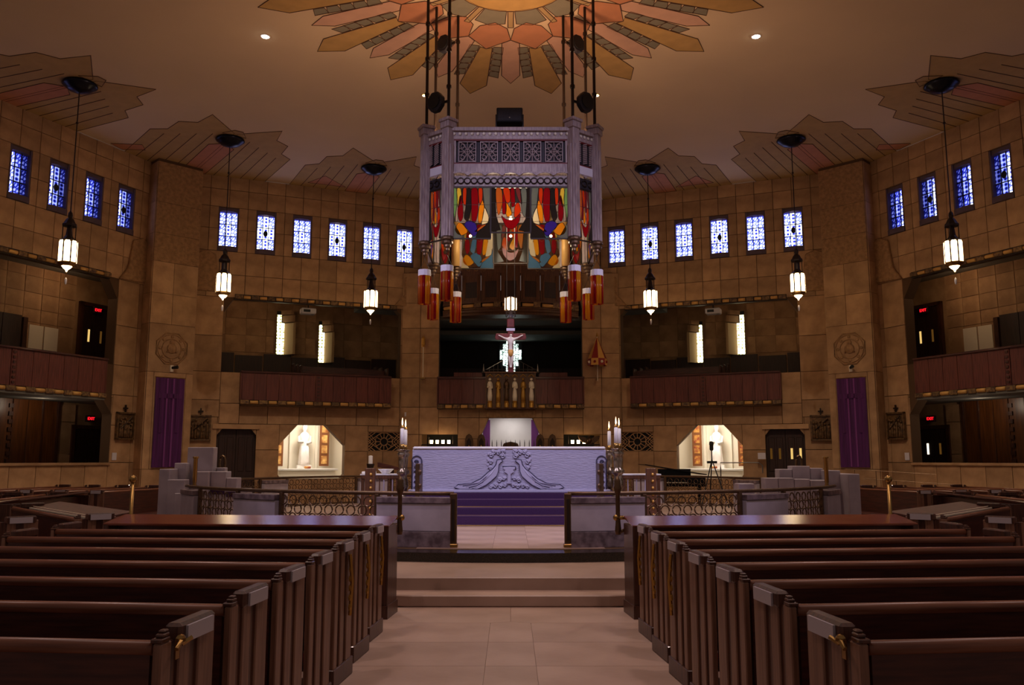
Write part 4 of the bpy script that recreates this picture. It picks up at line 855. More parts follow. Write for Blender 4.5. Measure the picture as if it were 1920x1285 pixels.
# credence tables
for s in (-1, 1):
    ct = tag(empty('credence_table', (s*2.72, 18.1, .395)), 'brown wooden side table with white cloth %s of the altar' % SIDE[s], 'table')
    MB().box(-.4, .4, -.25, .3, .8, .88).build('table_top', OAK, ct, bevel=.01)
    for x in (-.36, .36):
        for y in (-.2, .25): MB().box(x-.03, x+.03, y-.03, y+.03, 0, .8).build('leg', OAK, ct)
    for k in range(7): MB().box(-.28+.09*k-.012, -.28+.09*k+.012, -.22, -.2, .12, .8).build('slat', OAK if k % 2 else GREYM, ct)
    tag(MB().box(-.41, .41, -.26, .31, 0, .025).build('table_cloth', WHITE, None, (s*2.72, 18.1, 1.275)), 'white runner on the %s side table' % SIDE[s], 'cloth')
    ps = tag(empty('carved_post', (s*2.55, 15.6, .395)), 'brown carved wooden post standing %s of the altar steps' % SIDE[s], 'post', 'carved wooden posts')
    MB().box(-.09, .09, -.06, .06, 0, 1.05).build('post_shaft', OAK, ps, bevel=.01)
    for k in range(8): MB().ball((.02, -.06, .1+.12*k), .03, 6, 4).build('carved_bead', GOLD, ps)
bw = tag(MB().lathe([(.07, 0), (.09, .02), (.17, .1), (.165, .1), (.08, .03)], n=14).build('white_bowl', WHITE, None, (-2.62, 18.0, 1.3), smooth=True), 'white bowl on the left side table', 'bowl')
tag(MB().box(-.14, .14, -.1, .1, 0, .05).build('folded_linen', WHITE, None, (-2.98, 18.05, 1.3), bevel=.012), 'small stack of folded white linen on the left side table', 'linen')
ld = tag(empty('wooden_bookstand', (-3.1, 22.4, .395)), 'sloping dark wood bookstand left of the altar', 'bookstand')
MB().box(-.05, .05, -.05, .05, 0, .95).build('stand_post', WOODV, ld); MB().xz([(-.35, 1.0), (.35, .9), (.35, .95), (-.35, 1.12)], -.2, .2).build('slope', WOOD, ld)
tag(MB().lathe([(.12, 0), (.03, .05), (.025, .9), (.08, 1.0), (.1, 1.06), (.1, 1.09)], n=10).build('candle_stand', DBRONZE, None, (-3.6, 22.0, .395)), 'dark floor candle stand beside the bookstand', 'stand')
tag(MB().lathe([(.055, 0), (.055, .2), (.02, .21)], n=10).build('pillar_candle', WHITE, None, (-3.6, 22.0, 1.485)), 'short white pillar candle on the dark stand', 'candle')
# piano, microphone stand, handrail on the right
pn = tag(empty('grand_piano', (5.0, 26.4, 0)), 'black grand piano with open lid behind the right rail', 'piano')
MB().xy([(-.75, -.6), (.85, -.6), (.95, -.2), (.55, .3), (.2, .8), (-.3, .95), (-.75, .6)], .78, 1.1).build('case', BLACK, pn, bevel=.01)
for x, y in ((-.6, -.4), (.7, -.4), (-.2, .7)): MB().lathe([(.05, 0), (.05, .1), (.04, .3), (.07, .78)], x, y, 8).build('leg', BLACK, pn)
MB().add([(-.95, -.6, 1.42), (.9, -.6, 1.12), (.9, .6, 1.12), (-.95, .8, 1.42), (-.95, -.6, 1.45), (.9, -.6, 1.15), (.9, .6, 1.15), (-.95, .8, 1.45)], [(0, 3, 2, 1), (4, 5, 6, 7), (0, 1, 5, 4), (1, 2, 6, 5), (2, 3, 7, 6), (3, 0, 4, 7)]).build('lid', BLACK, pn)
MB().box(-.6, .3, -.85, -.6, .84, .9).build('key_bed', BLACK, pn); MB().box(-.56, .26, -.84, -.64, .901, .91).build('keys', IVORY, pn); MB().box(-.5, .5, -.2, -.15, 1.1, 1.3).build('music_rest', BLACK, pn)
mcs = tag(empty('camera_tripod', (5.1, 21.7, .395)), 'thin black tripod with microphone head before the right lit chapel', 'tripod')
for a in (90, 210, 330): MB().tube([(0, 0, 1.2), (.4*math.cos(R(a)), .4*math.sin(R(a)), 0)], .015, 5).build('leg', BLACKM, mcs)
MB().tube([(0, 0, 1.1), (0, 0, 1.46)], .014, 6).build('column', BLACKM, mcs); MB().lathe([(.03, 1.42), (.05, 1.45), (.05, 1.56), (.06, 1.58), (.05, 1.64), (.02, 1.66)], n=10).build('microphone_head', BLACKM, mcs); MB().box(-.12, .12, -.05, .05, 1.1, 1.16).build('bracket', BLACKM, mcs)
hr = tag(MB().tube([(6.0, 24.5, 0), (6.0, 24.5, 1.35), (6.0, 24.5, 1.5), (7.1, 24.5, 1.5), (7.2, 24.5, 1.42), (7.2, 24.5, 1.2)], .018, 6).build('steel_handrail', STEEL), 'bent steel handrail before the right chapel altar', 'handrail')
for k, z in enumerate((1.35, 1.1)): tag(MB().tube([(8.7+.5*k, 22.3, z), (10.4+.5*k, 21.0, z-.12)], .008, 6).tube([(9.3+.5*k, 21.84, z-.04), (9.3+.5*k, 21.84, 0)], .008, 6).build('brass_handrail', BRONZE), '%s thin brass ramp rail by the right side pews' % ('upper', 'lower')[k], 'handrail')
tag(MB().box(-.12, .12, -.06, 0, -.1, .1).build('wall_box', PAPER, None, (8.15, 27.75, 1.7), R(-22.5)), 'small grey box on the wall beside the right door', 'box')
# ------------------------------------------------------------------ hanging canopy (baldachin)
BO = (0, 15.8, 0)
bd = tag(empty('hanging_canopy', BO), 'octagonal carved oak canopy with stained glass hanging over the altar', 'canopy')
FP = [(-1.12, -1.2), (1.12, -1.2), (1.55, -.85), (1.55, .85), (1.12, 1.2), (-1.12, 1.2), (-1.55, .85), (-1.55, -.85)]
FLM = [  # flame design in unit square: colour, outline
    ('clear', [(-.5, 0), (-.2, 0), (-.42, .3), (-.46, 1), (-.5, 1)]), ('green', [(-.46, 1), (-.36, 1), (-.33, .72), (-.42, .3)]),
    ('yellow', [(-.36, 1), (-.26, 1), (-.22, .8), (-.33, .55)]), ('red', [(-.26, .9), (-.2, .7), (-.18, .4), (-.27, .3), (-.34, .5)]),
    ('orange', [(-.2, 1), (-.1, 1), (-.12, .62), (-.2, .7)]), ('smoke', [(-.1, 1), (0, 1), (.02, .6), (-.06, .3), (-.18, .4), (-.12, .62)]),
    ('gold', [(-.4, .18), (-.3, .32), (-.2, .28), (-.05, .12), (-.2, .05), (-.33, .08)]), ('red', [(0, 1), (.18, 1), (.2, .6), (.14, .3), (.02, .32), (.02, .6)]),
    ('violet', [(-.18, .27), (-.06, .36), (.14, .3), (.18, .1), (.08, .02), (-.03, .12)]), ('orange', [(.18, 1), (.3, 1), (.3, .78), (.22, .62)]),
    ('gold', [(.3, .78), (.35, .6), (.28, .3), (.18, .3), (.2, .6)]), ('cream', [(.35, .66), (.46, .42), (.44, .3), (.28, .26), (.28, .3)]),
    ('amber', [(.44, .29), (.28, .25), (.08, .12), (.2, .14)]), ('clear', [(.3, 1), (.5, 1), (.5, .5), (.46, .42), (.35, .62)]), ('smoke', [(.5, .5), (.5, 0), (.12, 0), (.18, .12), (.44, .3)])]
FLC = [('smoke', [(-.5, 0), (-.25, .05), (-.36, .35), (-.4, 1), (-.5, 1)]), ('amber', [(-.4, 1), (-.22, 1), (-.2, .62), (-.32, .3)]), ('red', [(-.2, .95), (-.1, .6), (-.12, .4), (-.22, .4)]),
       ('gold', [(-.12, .7), (0, .52), (.04, .4), (-.08, .32), (-.13, .42)]), ('orange', [(-.22, 1), (-.02, 1), (0, .7), (-.1, .62)]), ('red', [(-.02, 1), (.1, 1), (.12, .6), (.02, .54)]),
       ('red', [(-.26, .4), (-.12, .28), (.06, .26), (.26, .44), (.22, .22), (.05, .05), (-.12, .1)]), ('orange', [(.1, .6), (.2, .7), (.27, .45), (.08, .28)]), ('rose', [(.1, 1), (.24, 1), (.3, .6), (.2, .7)]),
       ('clear', [(.24, 1), (.42, 1), (.38, .3), (.28, .42)]), ('smoke', [(.42, 1), (.5, 1), (.5, 0), (.2, .04), (.38, .3)])]
def chaik(p, n=2):
    if any(abs(a) > .49 for a, b in p): return p
    for _ in range(n):
        q = []
        for i in range(len(p)):
            a, b = p[i], p[(i+1) % len(p)]; q += [(a[0]*.8+b[0]*.2, a[1]*.8+b[1]*.2), (a[0]*.2+b[0]*.8, a[1]*.2+b[1]*.8)]
        p = q
    return p
FLM = [(c, chaik(p)) for c, p in FLM]; FLC = [(c, chaik(p)) for c, p in FLC]
meshc = {}
def cmesh(key, fn):
    if key not in meshc: meshc[key] = fn()
    return meshc[key]
def tracery(w, h):
    b = MB(); hw, hh = w/2-.01, h/2-.01
    b.tube([(x, 0, z) for x, z in circ(min(hw, hh)*.3, 10)], .009, 4, True)
    for q in (-1, 1):
        for p in (-1, 1):
            b.tube([(q*hw*a+q*hw*.2*math.cos(t), 0, p*hh*a+p*hh*.2*math.sin(t)) for a in (.55,) for t in [i*.6 for i in range(11)]], .008, 4)
            b.tube([(q*.02, 0, p*hh*.3), (q*hw*.4, 0, p*hh*.75), (q*hw, 0, p*hh)], .009, 4); b.tube([(q*hw*.3, 0, p*.0), (q*hw*.7, 0, p*hh*.3), (q*hw, 0, p*hh*.35)], .008, 4)
    for q in (-1, 1): b.box(q*hw, q*(hw-.014), -.01, .01, -hh, hh); b.box(-hw, hw, -.01, .01, q*hh, q*(hh-.014))
    b.tube([(0, 0, -hh), (0, 0, hh)], .008, 4); b.tube([(-hw, 0, 0), (hw, 0, 0)], .008, 4)
    return b.mesh('grille_panel', BALD)
LINK = MB().tube([(x, 0, z) for x, z in circ(.055, 12)], .011, 5, True).mesh('ring_link', DBRONZE)
for fi in range(8):
    A, B = FP[fi], FP[(fi+1) % 8]; L = math.hypot(B[0]-A[0], B[1]-A[1]); rz = math.atan2(B[1]-A[1], B[0]-A[0]); mid = ((A[0]+B[0])/2, (A[1]+B[1])/2, 0)
    def fb(name, mb, m, **k): return mb.build(name, m, bd, mid, rz, **k)
    h = L/2-.05; big = L > 1
    fb('cornice', MB().box(-h, h, -.05, .1, 7.45, 7.52).box(-h, h, -.02, .1, 7.3, 7.36), BALD, bevel=.006)
    fb('bead_frieze', MB().box(-h, h, .0, .08, 7.36, 7.45), BALD)
    nb_ = int(L/.11)
    for k in range(nb_ if fi in (0, 1, 7) else 0):
        x = -h+(k+.5)*2*h/nb_; inst('frieze_bead', cmesh('bead', lambda: MB().ball((0, -.01, 7.405), .03, 7, 4, sy=.6).mesh('frieze_bead', IVORY, smooth=True)), bd, (mid[0]+x*math.cos(rz), mid[1]+x*math.sin(rz), 0), rz)
    fb('red_moulding', MB().box(-h, h, -.012, .05, 7.275, 7.3).box(-h, h, -.012, .05, 6.845, 6.865), BALDR)
    fb('grille_backing', MB().box(-h, h, .03, .05, 6.86, 7.28), BALDD)
    if big:
        n = 5 if fi in (0, 4) else 4; pw = (2*h-.2)/n
        for k in range(n):
            x = -h+.1+pw*(k+.5); inst('grille_panel', cmesh(('tr', n), lambda: tracery(pw-.05, .4)), bd, (mid[0]+x*math.cos(rz), mid[1]+x*math.sin(rz), 7.07), rz)
        fb('grille_stile', MB().box(-h, -h+.09, -.01, .04, 6.86, 7.28).box(h-.09, h, -.01, .04, 6.86, 7.28), BALD)
    else:
        b = MB()
        for k in range(3):
            x = -h+(k+.5)*2*h/3
            for j in range(11): b.tube([(x-.05, -.015, 6.89+.035*j), (x+.05, -.015, 6.93+.035*j)], .012, 4)
        fb('twisted_bars', b, BALD); fb('pale_block', MB().box(-h+.08, h-.02, -.03, .02, 6.68, 6.84), PAPER, bevel=.006)
    fb('plain_band', MB().box(-h, h, -.01, .06, 6.68, 6.845), BALD)
    ns = 7 if big else 2; sc_ = [(-h, 6.69)]
    for k in range(ns):
        x0 = -h+2*h*k/ns; w_ = 2*h/ns; sc_ += [(x0, 6.62), (x0+w_*.2, 6.66), (x0+w_*.5, 6.675), (x0+w_*.8, 6.66), (x0+w_, 6.62)]
    sc_ += [(h, 6.69)]
    fb('scalloped_valance', MB().xz(sc_, -.03, .0), BALD)
    fb('ring_band', MB().box(-h, h, .015, .05, 6.43, 6.63), BALD if big else BALDD)
    nl = int(2*h/.118)
    for k in range(nl):
        x = -h+(k+.5)*2*h/nl; inst('ring_link', LINK, bd, (mid[0]+x*math.cos(rz), mid[1]+x*math.sin(rz), 6.535), rz)
    # stained glass
    fb('glass_head_bar', MB().box(-h, h, -.01, .03, 6.4, 6.43), DBRONZE)
    pans = ([(-h, -h+.72, 0), (-.36, .36, 1), (h-.72, h, 2)] if fi in (0, 4) else ([(-h, 0, 0), (0, h, 2)] if big else [(-h+.04, h-.04, 1)]))
    for (x0, x1, ty) in pans:
        z0 = 5.59 if (ty == 1 and big) else 5.48; wq = x1-x0; hq = 6.4-z0; cx = (x0+x1)/2; des = FLC if ty == 1 else FLM; q = -1 if ty == 2 else 1
        gp = fb('flame_glass', MB().box(x0, x1, -.015, .02, z0-.02, z0).box(x0-.008, x0+.006, -.01, .02, z0, 6.4).box(x1-.006, x1+.008, -.01, .02, z0, 6.4), DBRONZE)
        rear = fi in (3, 4, 5)
        for c, pl_ in des:
            if rear: c = {'smoke': 'blue', 'clear': 'cream', 'violet': 'blue', 'green': 'clear', 'rose': 'rose'}.get(c, c) if ty != 1 else c
            MB().xz([(cx+q*a*wq*.98, z0+b*hq) for a, b in pl_], -.004, .006).build('glass_piece', GL[c], gp)
        ld_ = MB()
        for c, pl_ in des: ld_.tube([(cx+q*a*wq*.98, -.006, z0+b*hq) for a, b in pl_], .004, 4, True)
        for zz in (.33, .66): ld_.box(x0, x1, -.008, -.003, z0+hq*zz-.003, z0+hq*zz+.003)
        ld_.build('leading', DBRONZE, gp)
    if fi == 4 or fi == 0:
        for k in range(14):
            x = -h+.05+k*(2*h-.1)/13
            if abs(x) > .4: inst('scroll_fringe', cmesh('fr', lambda: MB().tube([(a, 0, b) for a, b in circ(.035, 8, 180, 360)], .004, 4).mesh('scroll_fringe', BRASS)), bd, (mid[0]+x*math.cos(rz), mid[1]+x*math.sin(rz), 5.46), rz)
cap_ = MB().lathe([(.09, 5.5), (.12, 5.48), (.12, 5.45), (.09, 5.43), (.1, 5.41), (.1, 5.38), (.06, 5.36), (.065, 5.32), (.03, 5.3), (.035, 5.26), (.01, 5.22)], n=12).mesh('turned_corbel', BRONZE)
post_ = MB().box(-.085, .085, -.085, .085, 5.5, 7.56).box(-.04, .04, -.105, .105, 5.5, 7.2).box(-.105, .105, -.04, .04, 5.5, 7.2).mesh('corner_post', BALD, bevel=.008)
pcap = MB().box(-.13, .13, -.13, .13, 7.62, 7.68).box(-.11, .11, -.11, .11, 7.5, 7.62).mesh('post_cap', BALD, bevel=.01)
rod_ = MB().tube([(0, 0, 7.68), (0, 0, 8.5), (0, 0, 9.3), (0, 0, 10.2), (0, 0, CZ)], .028, 8).mesh('suspension_rod', DBRONZE)
gtube = MB().lathe([(.085, 5.5), (.085, 6.4)], n=12).mesh('gilded_tube', GILTB, smooth=True)
for i, (x, y) in enumerate(FP):
    a = math.atan2(y, x)+math.pi/2
    po = inst('corner_post', post_, bd, (x, y, 0), a); inst('post_cap', pcap, bd, (x, y, 0), a); inst('turned_corbel', cap_, bd, (x, y, 0)); inst('suspension_rod', rod_, bd, (x, y, 0))
    for z in (8.3, 9.0, 9.7, 10.4): inst('rod_joint', cmesh('rj', lambda: MB().lathe([(.045, -.03), (.045, .03)], n=8).mesh('rod_joint', DBRONZE)), bd, (x, y, z))
    if i in (4, 5): inst('gilded_tube', gtube, bd, (x-.0, y-.14, 0))
top = MB().xy([(x*.98, y*.98) for x, y in FP], 7.46, 7.5).build('canopy_roof', BALDD, bd)
PEND = None; nm8 = ['front left', 'front right', 'right front corner', 'right rear corner', 'rear right', 'rear left', 'left rear corner', 'left front corner']
for i, (x, y) in enumerate(FP):
    pd = tag(empty('glass_rod_pendant', (x, BO[1]+y, 0)), 'red and gold glass rod pendant under the %s post of the canopy' % nm8[i], 'pendant', 'glass rod pendants')
    zt = 4.98
    inst('pendant_cap', cmesh('pc', lambda: MB().lathe([(.115, zt-.11), (.115, zt)], n=12).mesh('pendant_cap', PAPER)), pd)
    inst('hanger_wire', cmesh('hw', lambda: MB().tube([(-.09, 0, zt), (0, 0, zt+.2), (.09, 0, zt)], .006, 4).tube([(0, 0, zt+.18), (0, 0, 5.22)], .006, 4).mesh('hanger_wire', DBRONZE)), pd)
    for k in range(12):
        c = ('gold', 'red', 'amber', 'orange', 'red', 'gold')[(k+i) % 6]; a = 2*math.pi*k/12
        inst('glass_rod', cmesh(('rod', c), lambda: MB().lathe([(.028, 4.36), (.028, zt-.1)], n=6).mesh('glass_rod', GL[c], smooth=True)), pd, (.088*math.cos(a), .088*math.sin(a), 0))
for x in (-.8, 0, .8):
    for y in (-.6, .6):
        blb = tag(empty('canopy_bulb', (x, BO[1]+y, 6.0)), 'glowing bulb inside the canopy at its %s %s' % (('rear', 'front')[y < 0], ('left', 'middle', 'right')[int(x/.8)+1]), 'bulb', 'bulbs inside the canopy')
        MB().ball((0, 0, 0), .028, 8, 6).build('glass_bulb', LAMP, blb); MB().tube([(0, 0, .05), (0, 0, .14), (0, 0, 1.46)], [.025, .02, .006], 6).build('socket', BRASS, blb)
light('canopy_lamp', 'POINT', (0, 15.8, 5.95), 45, (1, .84, .6), .3)
# speakers on the canopy
for s in (-1, 1):
    for k, z in enumerate((8.05, 10.3)):
        sp = tag(empty('octagonal_speaker', (s*(1.36 if k == 0 else 1.4), 14.72 if k == 0 else 16.9, z), R(s*35)), 'dark octagonal speaker %s canopy rods, %s side' % (('low on the front', 'near the ceiling on the rear')[k], SIDE[s]), 'speaker', 'octagonal speakers')
        MB().xz([(x*.9, zz) for x, zz in circ(.2, 8, 22.5, 382.5)], -.06, .06).build('cabinet', PIPEB, sp, bevel=.015); MB().xz(circ(.13, 14), -.075, -.06).build('grille', BLACKM, sp); MB().box(-.22, .22, .06, .09, -.02, .02).build('clamp', DBRONZE, sp)
sb = tag(empty('black_loudspeaker', (-.02, 15.0, 7.52)), 'black box loudspeaker standing on the canopy top', 'speaker')
MB().box(-.24, .24, -.14, .14, .22, .5).build('cabinet', BLACKM, sb, bevel=.015); MB().box(-.21, .21, -.15, -.138, .25, .47).build('grille', PIPEB, sb); MB().box(-.26, -.24, -.05, .05, .0, .4).box(.24, .26, -.05, .05, 0, .4).box(-.3, .3, -.1, .1, 0, .04).build('yoke', BLACKM, sb); MB().ball((0, -.15, .3), .012, 6, 4).build('indicator', IVORY, sb)
# crucifix and its lamp
cx = tag(empty('hanging_crucifix', (0, 16.0, 0)), 'red wooden crucifix with ivory figure hanging over the altar', 'crucifix')
MB().box(-.055, .055, -.03, .03, 3.24, 4.06).build('upright_beam', MAROON, cx, bevel=.008); MB().xz([(-.28, 3.86), (-.3, 3.9), (-.28, 3.98), (.28, 3.98), (.3, 3.9), (.28, 3.86)], -.028, .028).build('cross_beam', MAROON, cx, bevel=.008)
MB().box(-.07, .07, -.035, .035, 4.1, 4.26).build('upper_block', MAROON, cx, bevel=.01); MB().box(-.08, .08, -.04, .02, 4.03, 4.08).build('title_board', PAPER, cx)
for q in (-1, 1): MB().tube([(q*.09, 0, 4.3), (q*.09, 0, 4.5), (q*.075, 0, 4.7), (q*.08, 0, 7.46)], .006, 4).build('chain', STEEL, cx)
cv = [(0, -.05, 3.62), (0, -.055, 3.75), (0, -.06, 3.86), (0, -.065, 3.91), (.01, -.08, 3.96), (-.07, -.05, 3.87), (-.13, -.05, 3.89), (-.2, -.045, 3.93), (-.235, -.045, 3.945), (.07, -.05, 3.87), (.13, -.05, 3.89), (.2, -.045, 3.93), (.235, -.045, 3.945), (-.03, -.06, 3.56), (-.02, -.075, 3.46), (-.008, -.05, 3.36), (-.005, -.07, 3.32), (.03, -.06, 3.56), (.03, -.075, 3.46), (.012, -.05, 3.36), (.01, -.07, 3.32)]
ce = [(0, 1), (1, 2), (2, 3), (3, 4), (2, 5), (5, 6), (6, 7), (7, 8), (2, 9), (9, 10), (10, 11), (11, 12), (0, 13), (13, 14), (14, 15), (15, 16), (0, 17), (17, 18), (18, 19), (19, 20)]
cr_ = [.042, .036, .05, .018, .03, .024, .017, .013, .012, .024, .017, .013, .012, .03, .022, .015, .012, .03, .022, .015, .012]
me = bpy.data.meshes.new('figure'); me.from_pydata(cv, ce, []); me.materials.append(IVORY)
fg = inst('figure', me, cx); sk = fg.modifiers.new('skin', 'SKIN')
if me.skin_vertices:
    for i, r_ in enumerate(cr_): me.skin_vertices[0].data[i].radius = (r_, r_)
    me.skin_vertices[0].data[0].use_root = True
fg.modifiers.new('smooth', 'SUBSURF').render_levels = 2
MB().lathe([(.05, 3.54), (.052, 3.6), (.045, 3.66)], 0, -.055, 10).build('loincloth', GOLDCLOTH, cx, smooth=True)
def glow_lantern(root, z0, z1, r, n, nsub=True):
    for k in range(n):
        a = 2*math.pi*(k+.5)/n; w_ = 2*r*math.tan(math.pi/n)*.84
        p = MB().xz([(-w_/2, z0+.02), (w_/2, z0+.02), (w_/2, z1-.05), (w_*.3, z1), (-w_*.3, z1), (-w_/2, z1-.05)], -.006, .006).build('glass_pane', LAMP, root, (r*math.cos(a), r*math.sin(a), 0), a+math.pi/2)
        a = 2*math.pi*k/n; MB().box(-.017, .017, -.017, .017, z0, z1+.02).build('rib', BRONZE, root, (r*1.03*math.cos(a), r*1.03*math.sin(a), 0), a)
sl = tag(empty('sanctuary_lamp', (0, 16.0, 0)), 'glowing cylindrical sanctuary lamp hanging above the crucifix', 'lamp')
glow_lantern(sl, 4.42, 4.66, .105, 8)
b = MB()
for q in (-1, 1):
    for z in (4.31, 4.37): b.tube([(q*.04+x, -.03, z+zz) for x, zz in circ(.035, 10)], .008, 4, True)
b.lathe([(.09, 4.4), (.1, 4.42), (.02, 4.43)], n=10).lathe([(.03, 4.26), (.05, 4.3), (.03, 4.34), (.06, 4.4)], n=10)
b.build('filigree_base', STEEL, sl); MB().lathe([(.11, 4.66), (.09, 4.68), (.02, 4.69)], n=10).build('lamp_cap', STEEL, sl)
# ------------------------------------------------------------------ lanterns
PL = ['nearest the side wall', 'in front of the corner pier', 'nearest the canopy']
for s in (-1, 1):
    for i, (lx, ly) in enumerate(LANT):
        l = tag(empty('hanging_lantern', (s*lx, ly, 0)), 'glowing octagonal hanging lantern %s, %s half' % (PL[i], SIDE[s]), 'lantern', 'hanging lanterns')
        MB().lathe([(.4, CZ-.01), (.42, CZ-.06), (.38, CZ-.1), (.34, CZ-.12), (.3, CZ-.16), (.24, CZ-.2), (.1, CZ-.24), (.03, CZ-.26)], n=24).build('ceiling_rose', ROSE, l, smooth=True)
        MB().tube([(0, 0, CZ-.25), (0, 0, 10.2), (0, 0, 7.65)], .014, 6).build('suspension_rod', DBRONZE, l); MB().ball((0, 0, 9.95), .035, 8, 5).build('rod_knob', DBRONZE, l)
        MB().lathe([(.01, 7.68), (.05, 7.62), (.06, 7.56), (.05, 7.5), (.1, 7.44), (.14, 7.36), (.17, 7.33), (.17, 7.28), (.05, 7.27)], n=8).build('crown', DBRONZE, l)
        for k in range(4):
            a = R(45+90*k); MB().tube([(.15*math.cos(a), .15*math.sin(a), 6.9), (.15*math.cos(a), .15*math.sin(a), 7.3)], .012, 5).build('cage_rod', DBRONZE, l)
        MB().tube([(0, 0, 6.95), (0, 0, 7.3)], .02, 6).build('centre_stem', DBRONZE, l); MB().lathe([(.05, 7.28), (.08, 7.05), (.12, 6.98), (.21, 6.92), (.215, 6.88)], n=8).build('shoulder', DBRONZE, l)
        glow_lantern(l, 6.36, 6.9, .2, 8)
        MB().lathe([(.215, 6.38), (.22, 6.34), (.19, 6.31), (.15, 6.28)], n=8).build('base_ring', BRASS, l); MB().lathe([(.12, 6.28), (.08, 6.23), (.03, 6.19), (.012, 6.14)], n=10).build('glass_bowl', LAMP, l, smooth=True)
        MB().tube([(0, 0, 6.15), (0, 0, 5.98)], .008, 5).build('drop_chain', BRASS, l); MB().lathe([(.008, 6.0), (.028, 5.96), (.03, 5.9), (.018, 5.84), (.004, 5.82)], n=8).build('crystal_drop', PAPER, l, smooth=True)
    for k, (x, y, r_) in enumerate(((5.5, 17.9, .07), (2.24, 21.0, .06))):
        dl = tag(empty('ceiling_downlight', (s*x, y, CZ)), '%s recessed ceiling downlight on the %s' % (('bright', 'small dim')[k], SIDE[s]), 'downlight')
        MB().lathe([(r_*1.5, -.012), (r_*1.5, 0)], n=14).build('trim_ring', BRASS if k else PAPER, dl); MB().lathe([(r_, -.02), (r_*.9, -.025)], n=12).build('lamp_glass', SPOTG if k == 0 else LAMP, dl)
# ------------------------------------------------------------------ pews
def make_end(mm, par):
    """end panel; local x=0 at aisle face, body runs toward -mm... ; y: 0 rear .. .45 front"""
    t = .022
    e = MB().box(0, -mm*t*.8, .0, .42, .1, .95).build('pew_end', WOODV, par, bevel=.006)
    for k, (y0, y1, zt) in enumerate(((-.02, .06, .955), (.12, .21, .96), (.28, .42, .96))): MB().box(mm*.012, -mm*t, y0, y1, .1, zt).build('end_strip', PEWEND, e, bevel=.006)
    MB().box(mm*.014, -mm*(t+.01), -.02, .045, .955, .972).box(mm*.01, -mm*t, -.005, .045, .972, .987).box(mm*.006, -mm*t*.9, .01, .045, .987, .998).build('stepped_top', WOODV, e, bevel=.004)
    MB().box(mm*.024, -mm*(t+.02), .1, .4, .93, 1.005).build('end_cap', WOODV, e, bevel=.012)
    MB().box(mm*.034, mm*.024, .14, .36, .932, .992).build('name_plaque', PAPERP, e)
    MB().box(mm*.022, -mm*(t+.015), -.035, .45, 0, .13).build('plinth', WOODV, e, bevel=.006)
    return e
PAPERP = mat('plaque', 'b3a9ae', .3)
def make_pew(mm, L):
    """mm=-1: runs toward -x from x=0 (left block), faces +y"""
    p = empty('church_pew', (0, 0, 0)); o = -mm  # direction outward
    make_end(mm*-1 if False else -mm, p)
    oe = make_end(mm, p); oe.location.x = mm*L
    MB().box(mm*.04, mm*(L-.04), .0, .035, .3, .93).build('pew_back', WOOD, p); MB().tube([(mm*.03, .012, .935), (mm*(L-.03), .012, .935)], .028, 8).build('top_rail', RAIL, p, smooth=True)
    MB().box(mm*.04, mm*(L-.04), -.01, .0, .3, .36).build('lower_rail', WOOD, p); MB().box(mm*.04, mm*(L-.04), .04, .44, .41, .45).build('seat', WOOD, p, bevel=.01)
    kn = MB().box(mm*.14, mm*(L-.14), -.2, -.06, .16, .2).build('kneeler', WOOD, p); MB().box(mm*.16, mm*(L-.16), -.2, -.06, .2, .25).build('kneeler_cushion', RED, kn, bevel=.012)
    return p
def make_screen(mm, L, bm=None):
    """modesty screen with sloping book board in front of a block"""
    p = empty('pew_screen', (0, 0, 0))
    MB().box(mm*.05, mm*(L-.05), .0, .04, .05, .92).build('screen_board', WOOD, p); MB().box(mm*.02, mm*(L-.02), -.02, .03, .87, .9).build('shelf_lip', WOOD, p)
    MB().yz([(-.2, .91), (.22, .980), (.22, 1.005), (-.2, .935)], mm*0, mm*L).build('book_board', bm or BOARD, p, bevel=.006)
    for x in (.0, L-.06): MB().box(mm*x, mm*(x+.06), -.2, .22, 0, .93).build('screen_end', WOODV, p, bevel=.008)
    MB().box(mm*-.01, mm*.07, -.22, .24, 0, .13).build('plinth', WOODV, p)
    return p
RN = ['rear most', 'second from the back', 'third from the back', 'fourth from the back', 'fifth from the back', 'sixth from the back', 'front most']
AN = R(5.5)
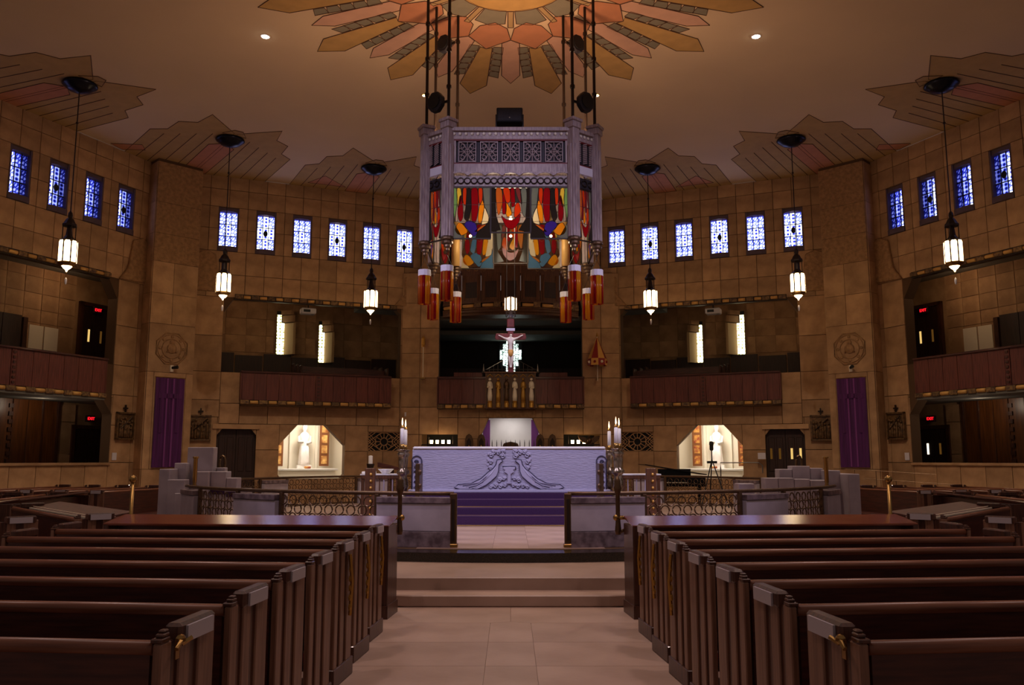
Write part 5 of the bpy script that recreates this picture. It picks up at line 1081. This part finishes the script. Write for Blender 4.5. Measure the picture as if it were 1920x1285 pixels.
for s in (-1, 1):
    sd = SIDE[s]
    proto = make_pew(s, 3.05); first = True
    def put(x, y, a, lab, grp):
        global first
        o = proto if first else clone(proto)
        first = False
        o.location = (x, y, 0); o.rotation_euler = (0, 0, a); tag(o, lab, 'pew', grp); return o
    nave = []
    for k in range(7):
        o = put(s*1.27, 3.2+.775*k, AN*s, 'dark wooden nave pew, %s of the %s block' % (RN[k], sd), 'nave pews')
        nave.append(o)
    scr = make_screen(s, 3.1); scr.location = (s*1.24, 9.12, 0); scr.rotation_euler = (0, 0, AN*s); tag(scr, 'dark pew screen with shiny sloping book board, front of the %s nave block' % sd, 'pew screen', 'pew screens')
    # angled block beside the nave
    S2 = make_screen(s, 3.1, BOARDM); S2.location = (s*4.6, 10.0, 0); S2.rotation_euler = (0, 0, s*R(48)); tag(S2, 'angled pew screen with painted edge glints on its book board by the %s brass post' % sd, 'pew screen', 'pew screens')
    MB().box(s*.02, s*3.08, -.215, -.2, .925, .945).box(s*.02, s*3.08, -.17, -.16, .955, .962).build('painted_edge_glint', IVORY, S2)
    for k in range(7): put(s*(4.85+.6*k), 9.6-.53*k+.05, s*R(48), 'dark pew in the angled %s block, %s behind its screen' % (sd, ('first', 'second', 'third', 'fourth', 'fifth', 'sixth', 'seventh')[k]), 'angled block pews')
    # side block facing across
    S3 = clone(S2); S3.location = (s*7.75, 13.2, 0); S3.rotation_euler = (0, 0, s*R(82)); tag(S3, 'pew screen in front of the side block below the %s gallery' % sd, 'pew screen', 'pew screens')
    for k in range(7): put(s*(8.3+.78*k), 13.1-.12*k, s*R(82), 'dark pew of the %s side block, %s from the chancel' % (sd, ('first', 'second', 'third', 'fourth', 'fifth', 'sixth', 'seventh')[k]), 'side block pews')
    for k in range(5): put(s*(8.4+.78*k), 17.0+.15*k, s*R(102), 'dark pew of the far %s block near the pier, %s from the chancel' % (sd, ('first', 'second', 'third', 'fourth', 'fifth')[k]), 'far block pews')
    for k, o in enumerate(nave):
        if k == 0:
            hk = MB().box(-s*.014, -s*.02, .075, .105, .88, .95).ball((-s*.03, .09, .95), .02, 8, 5).tube([(-s*.025, .07, .93), (-s*.05, .05, .95), (-s*.05, .02, .93)], .009, 5).tube([(-s*.025, .11, .93), (-s*.05, .14, .95)], .009, 5).build('brass_latch', BRASS, o)
        if k > 3:
            b = MB()
            for j in range(6): b.ball((-s*.03, .3, .86-.07*j), .028, 6, 4, sx=.5)
            b.tube([(-s*.03, .28, .9), (-s*.045, .3, .7), (-s*.03, .31, .45)], .014, 5); b.build('gilt_bracket', GOLD, o)
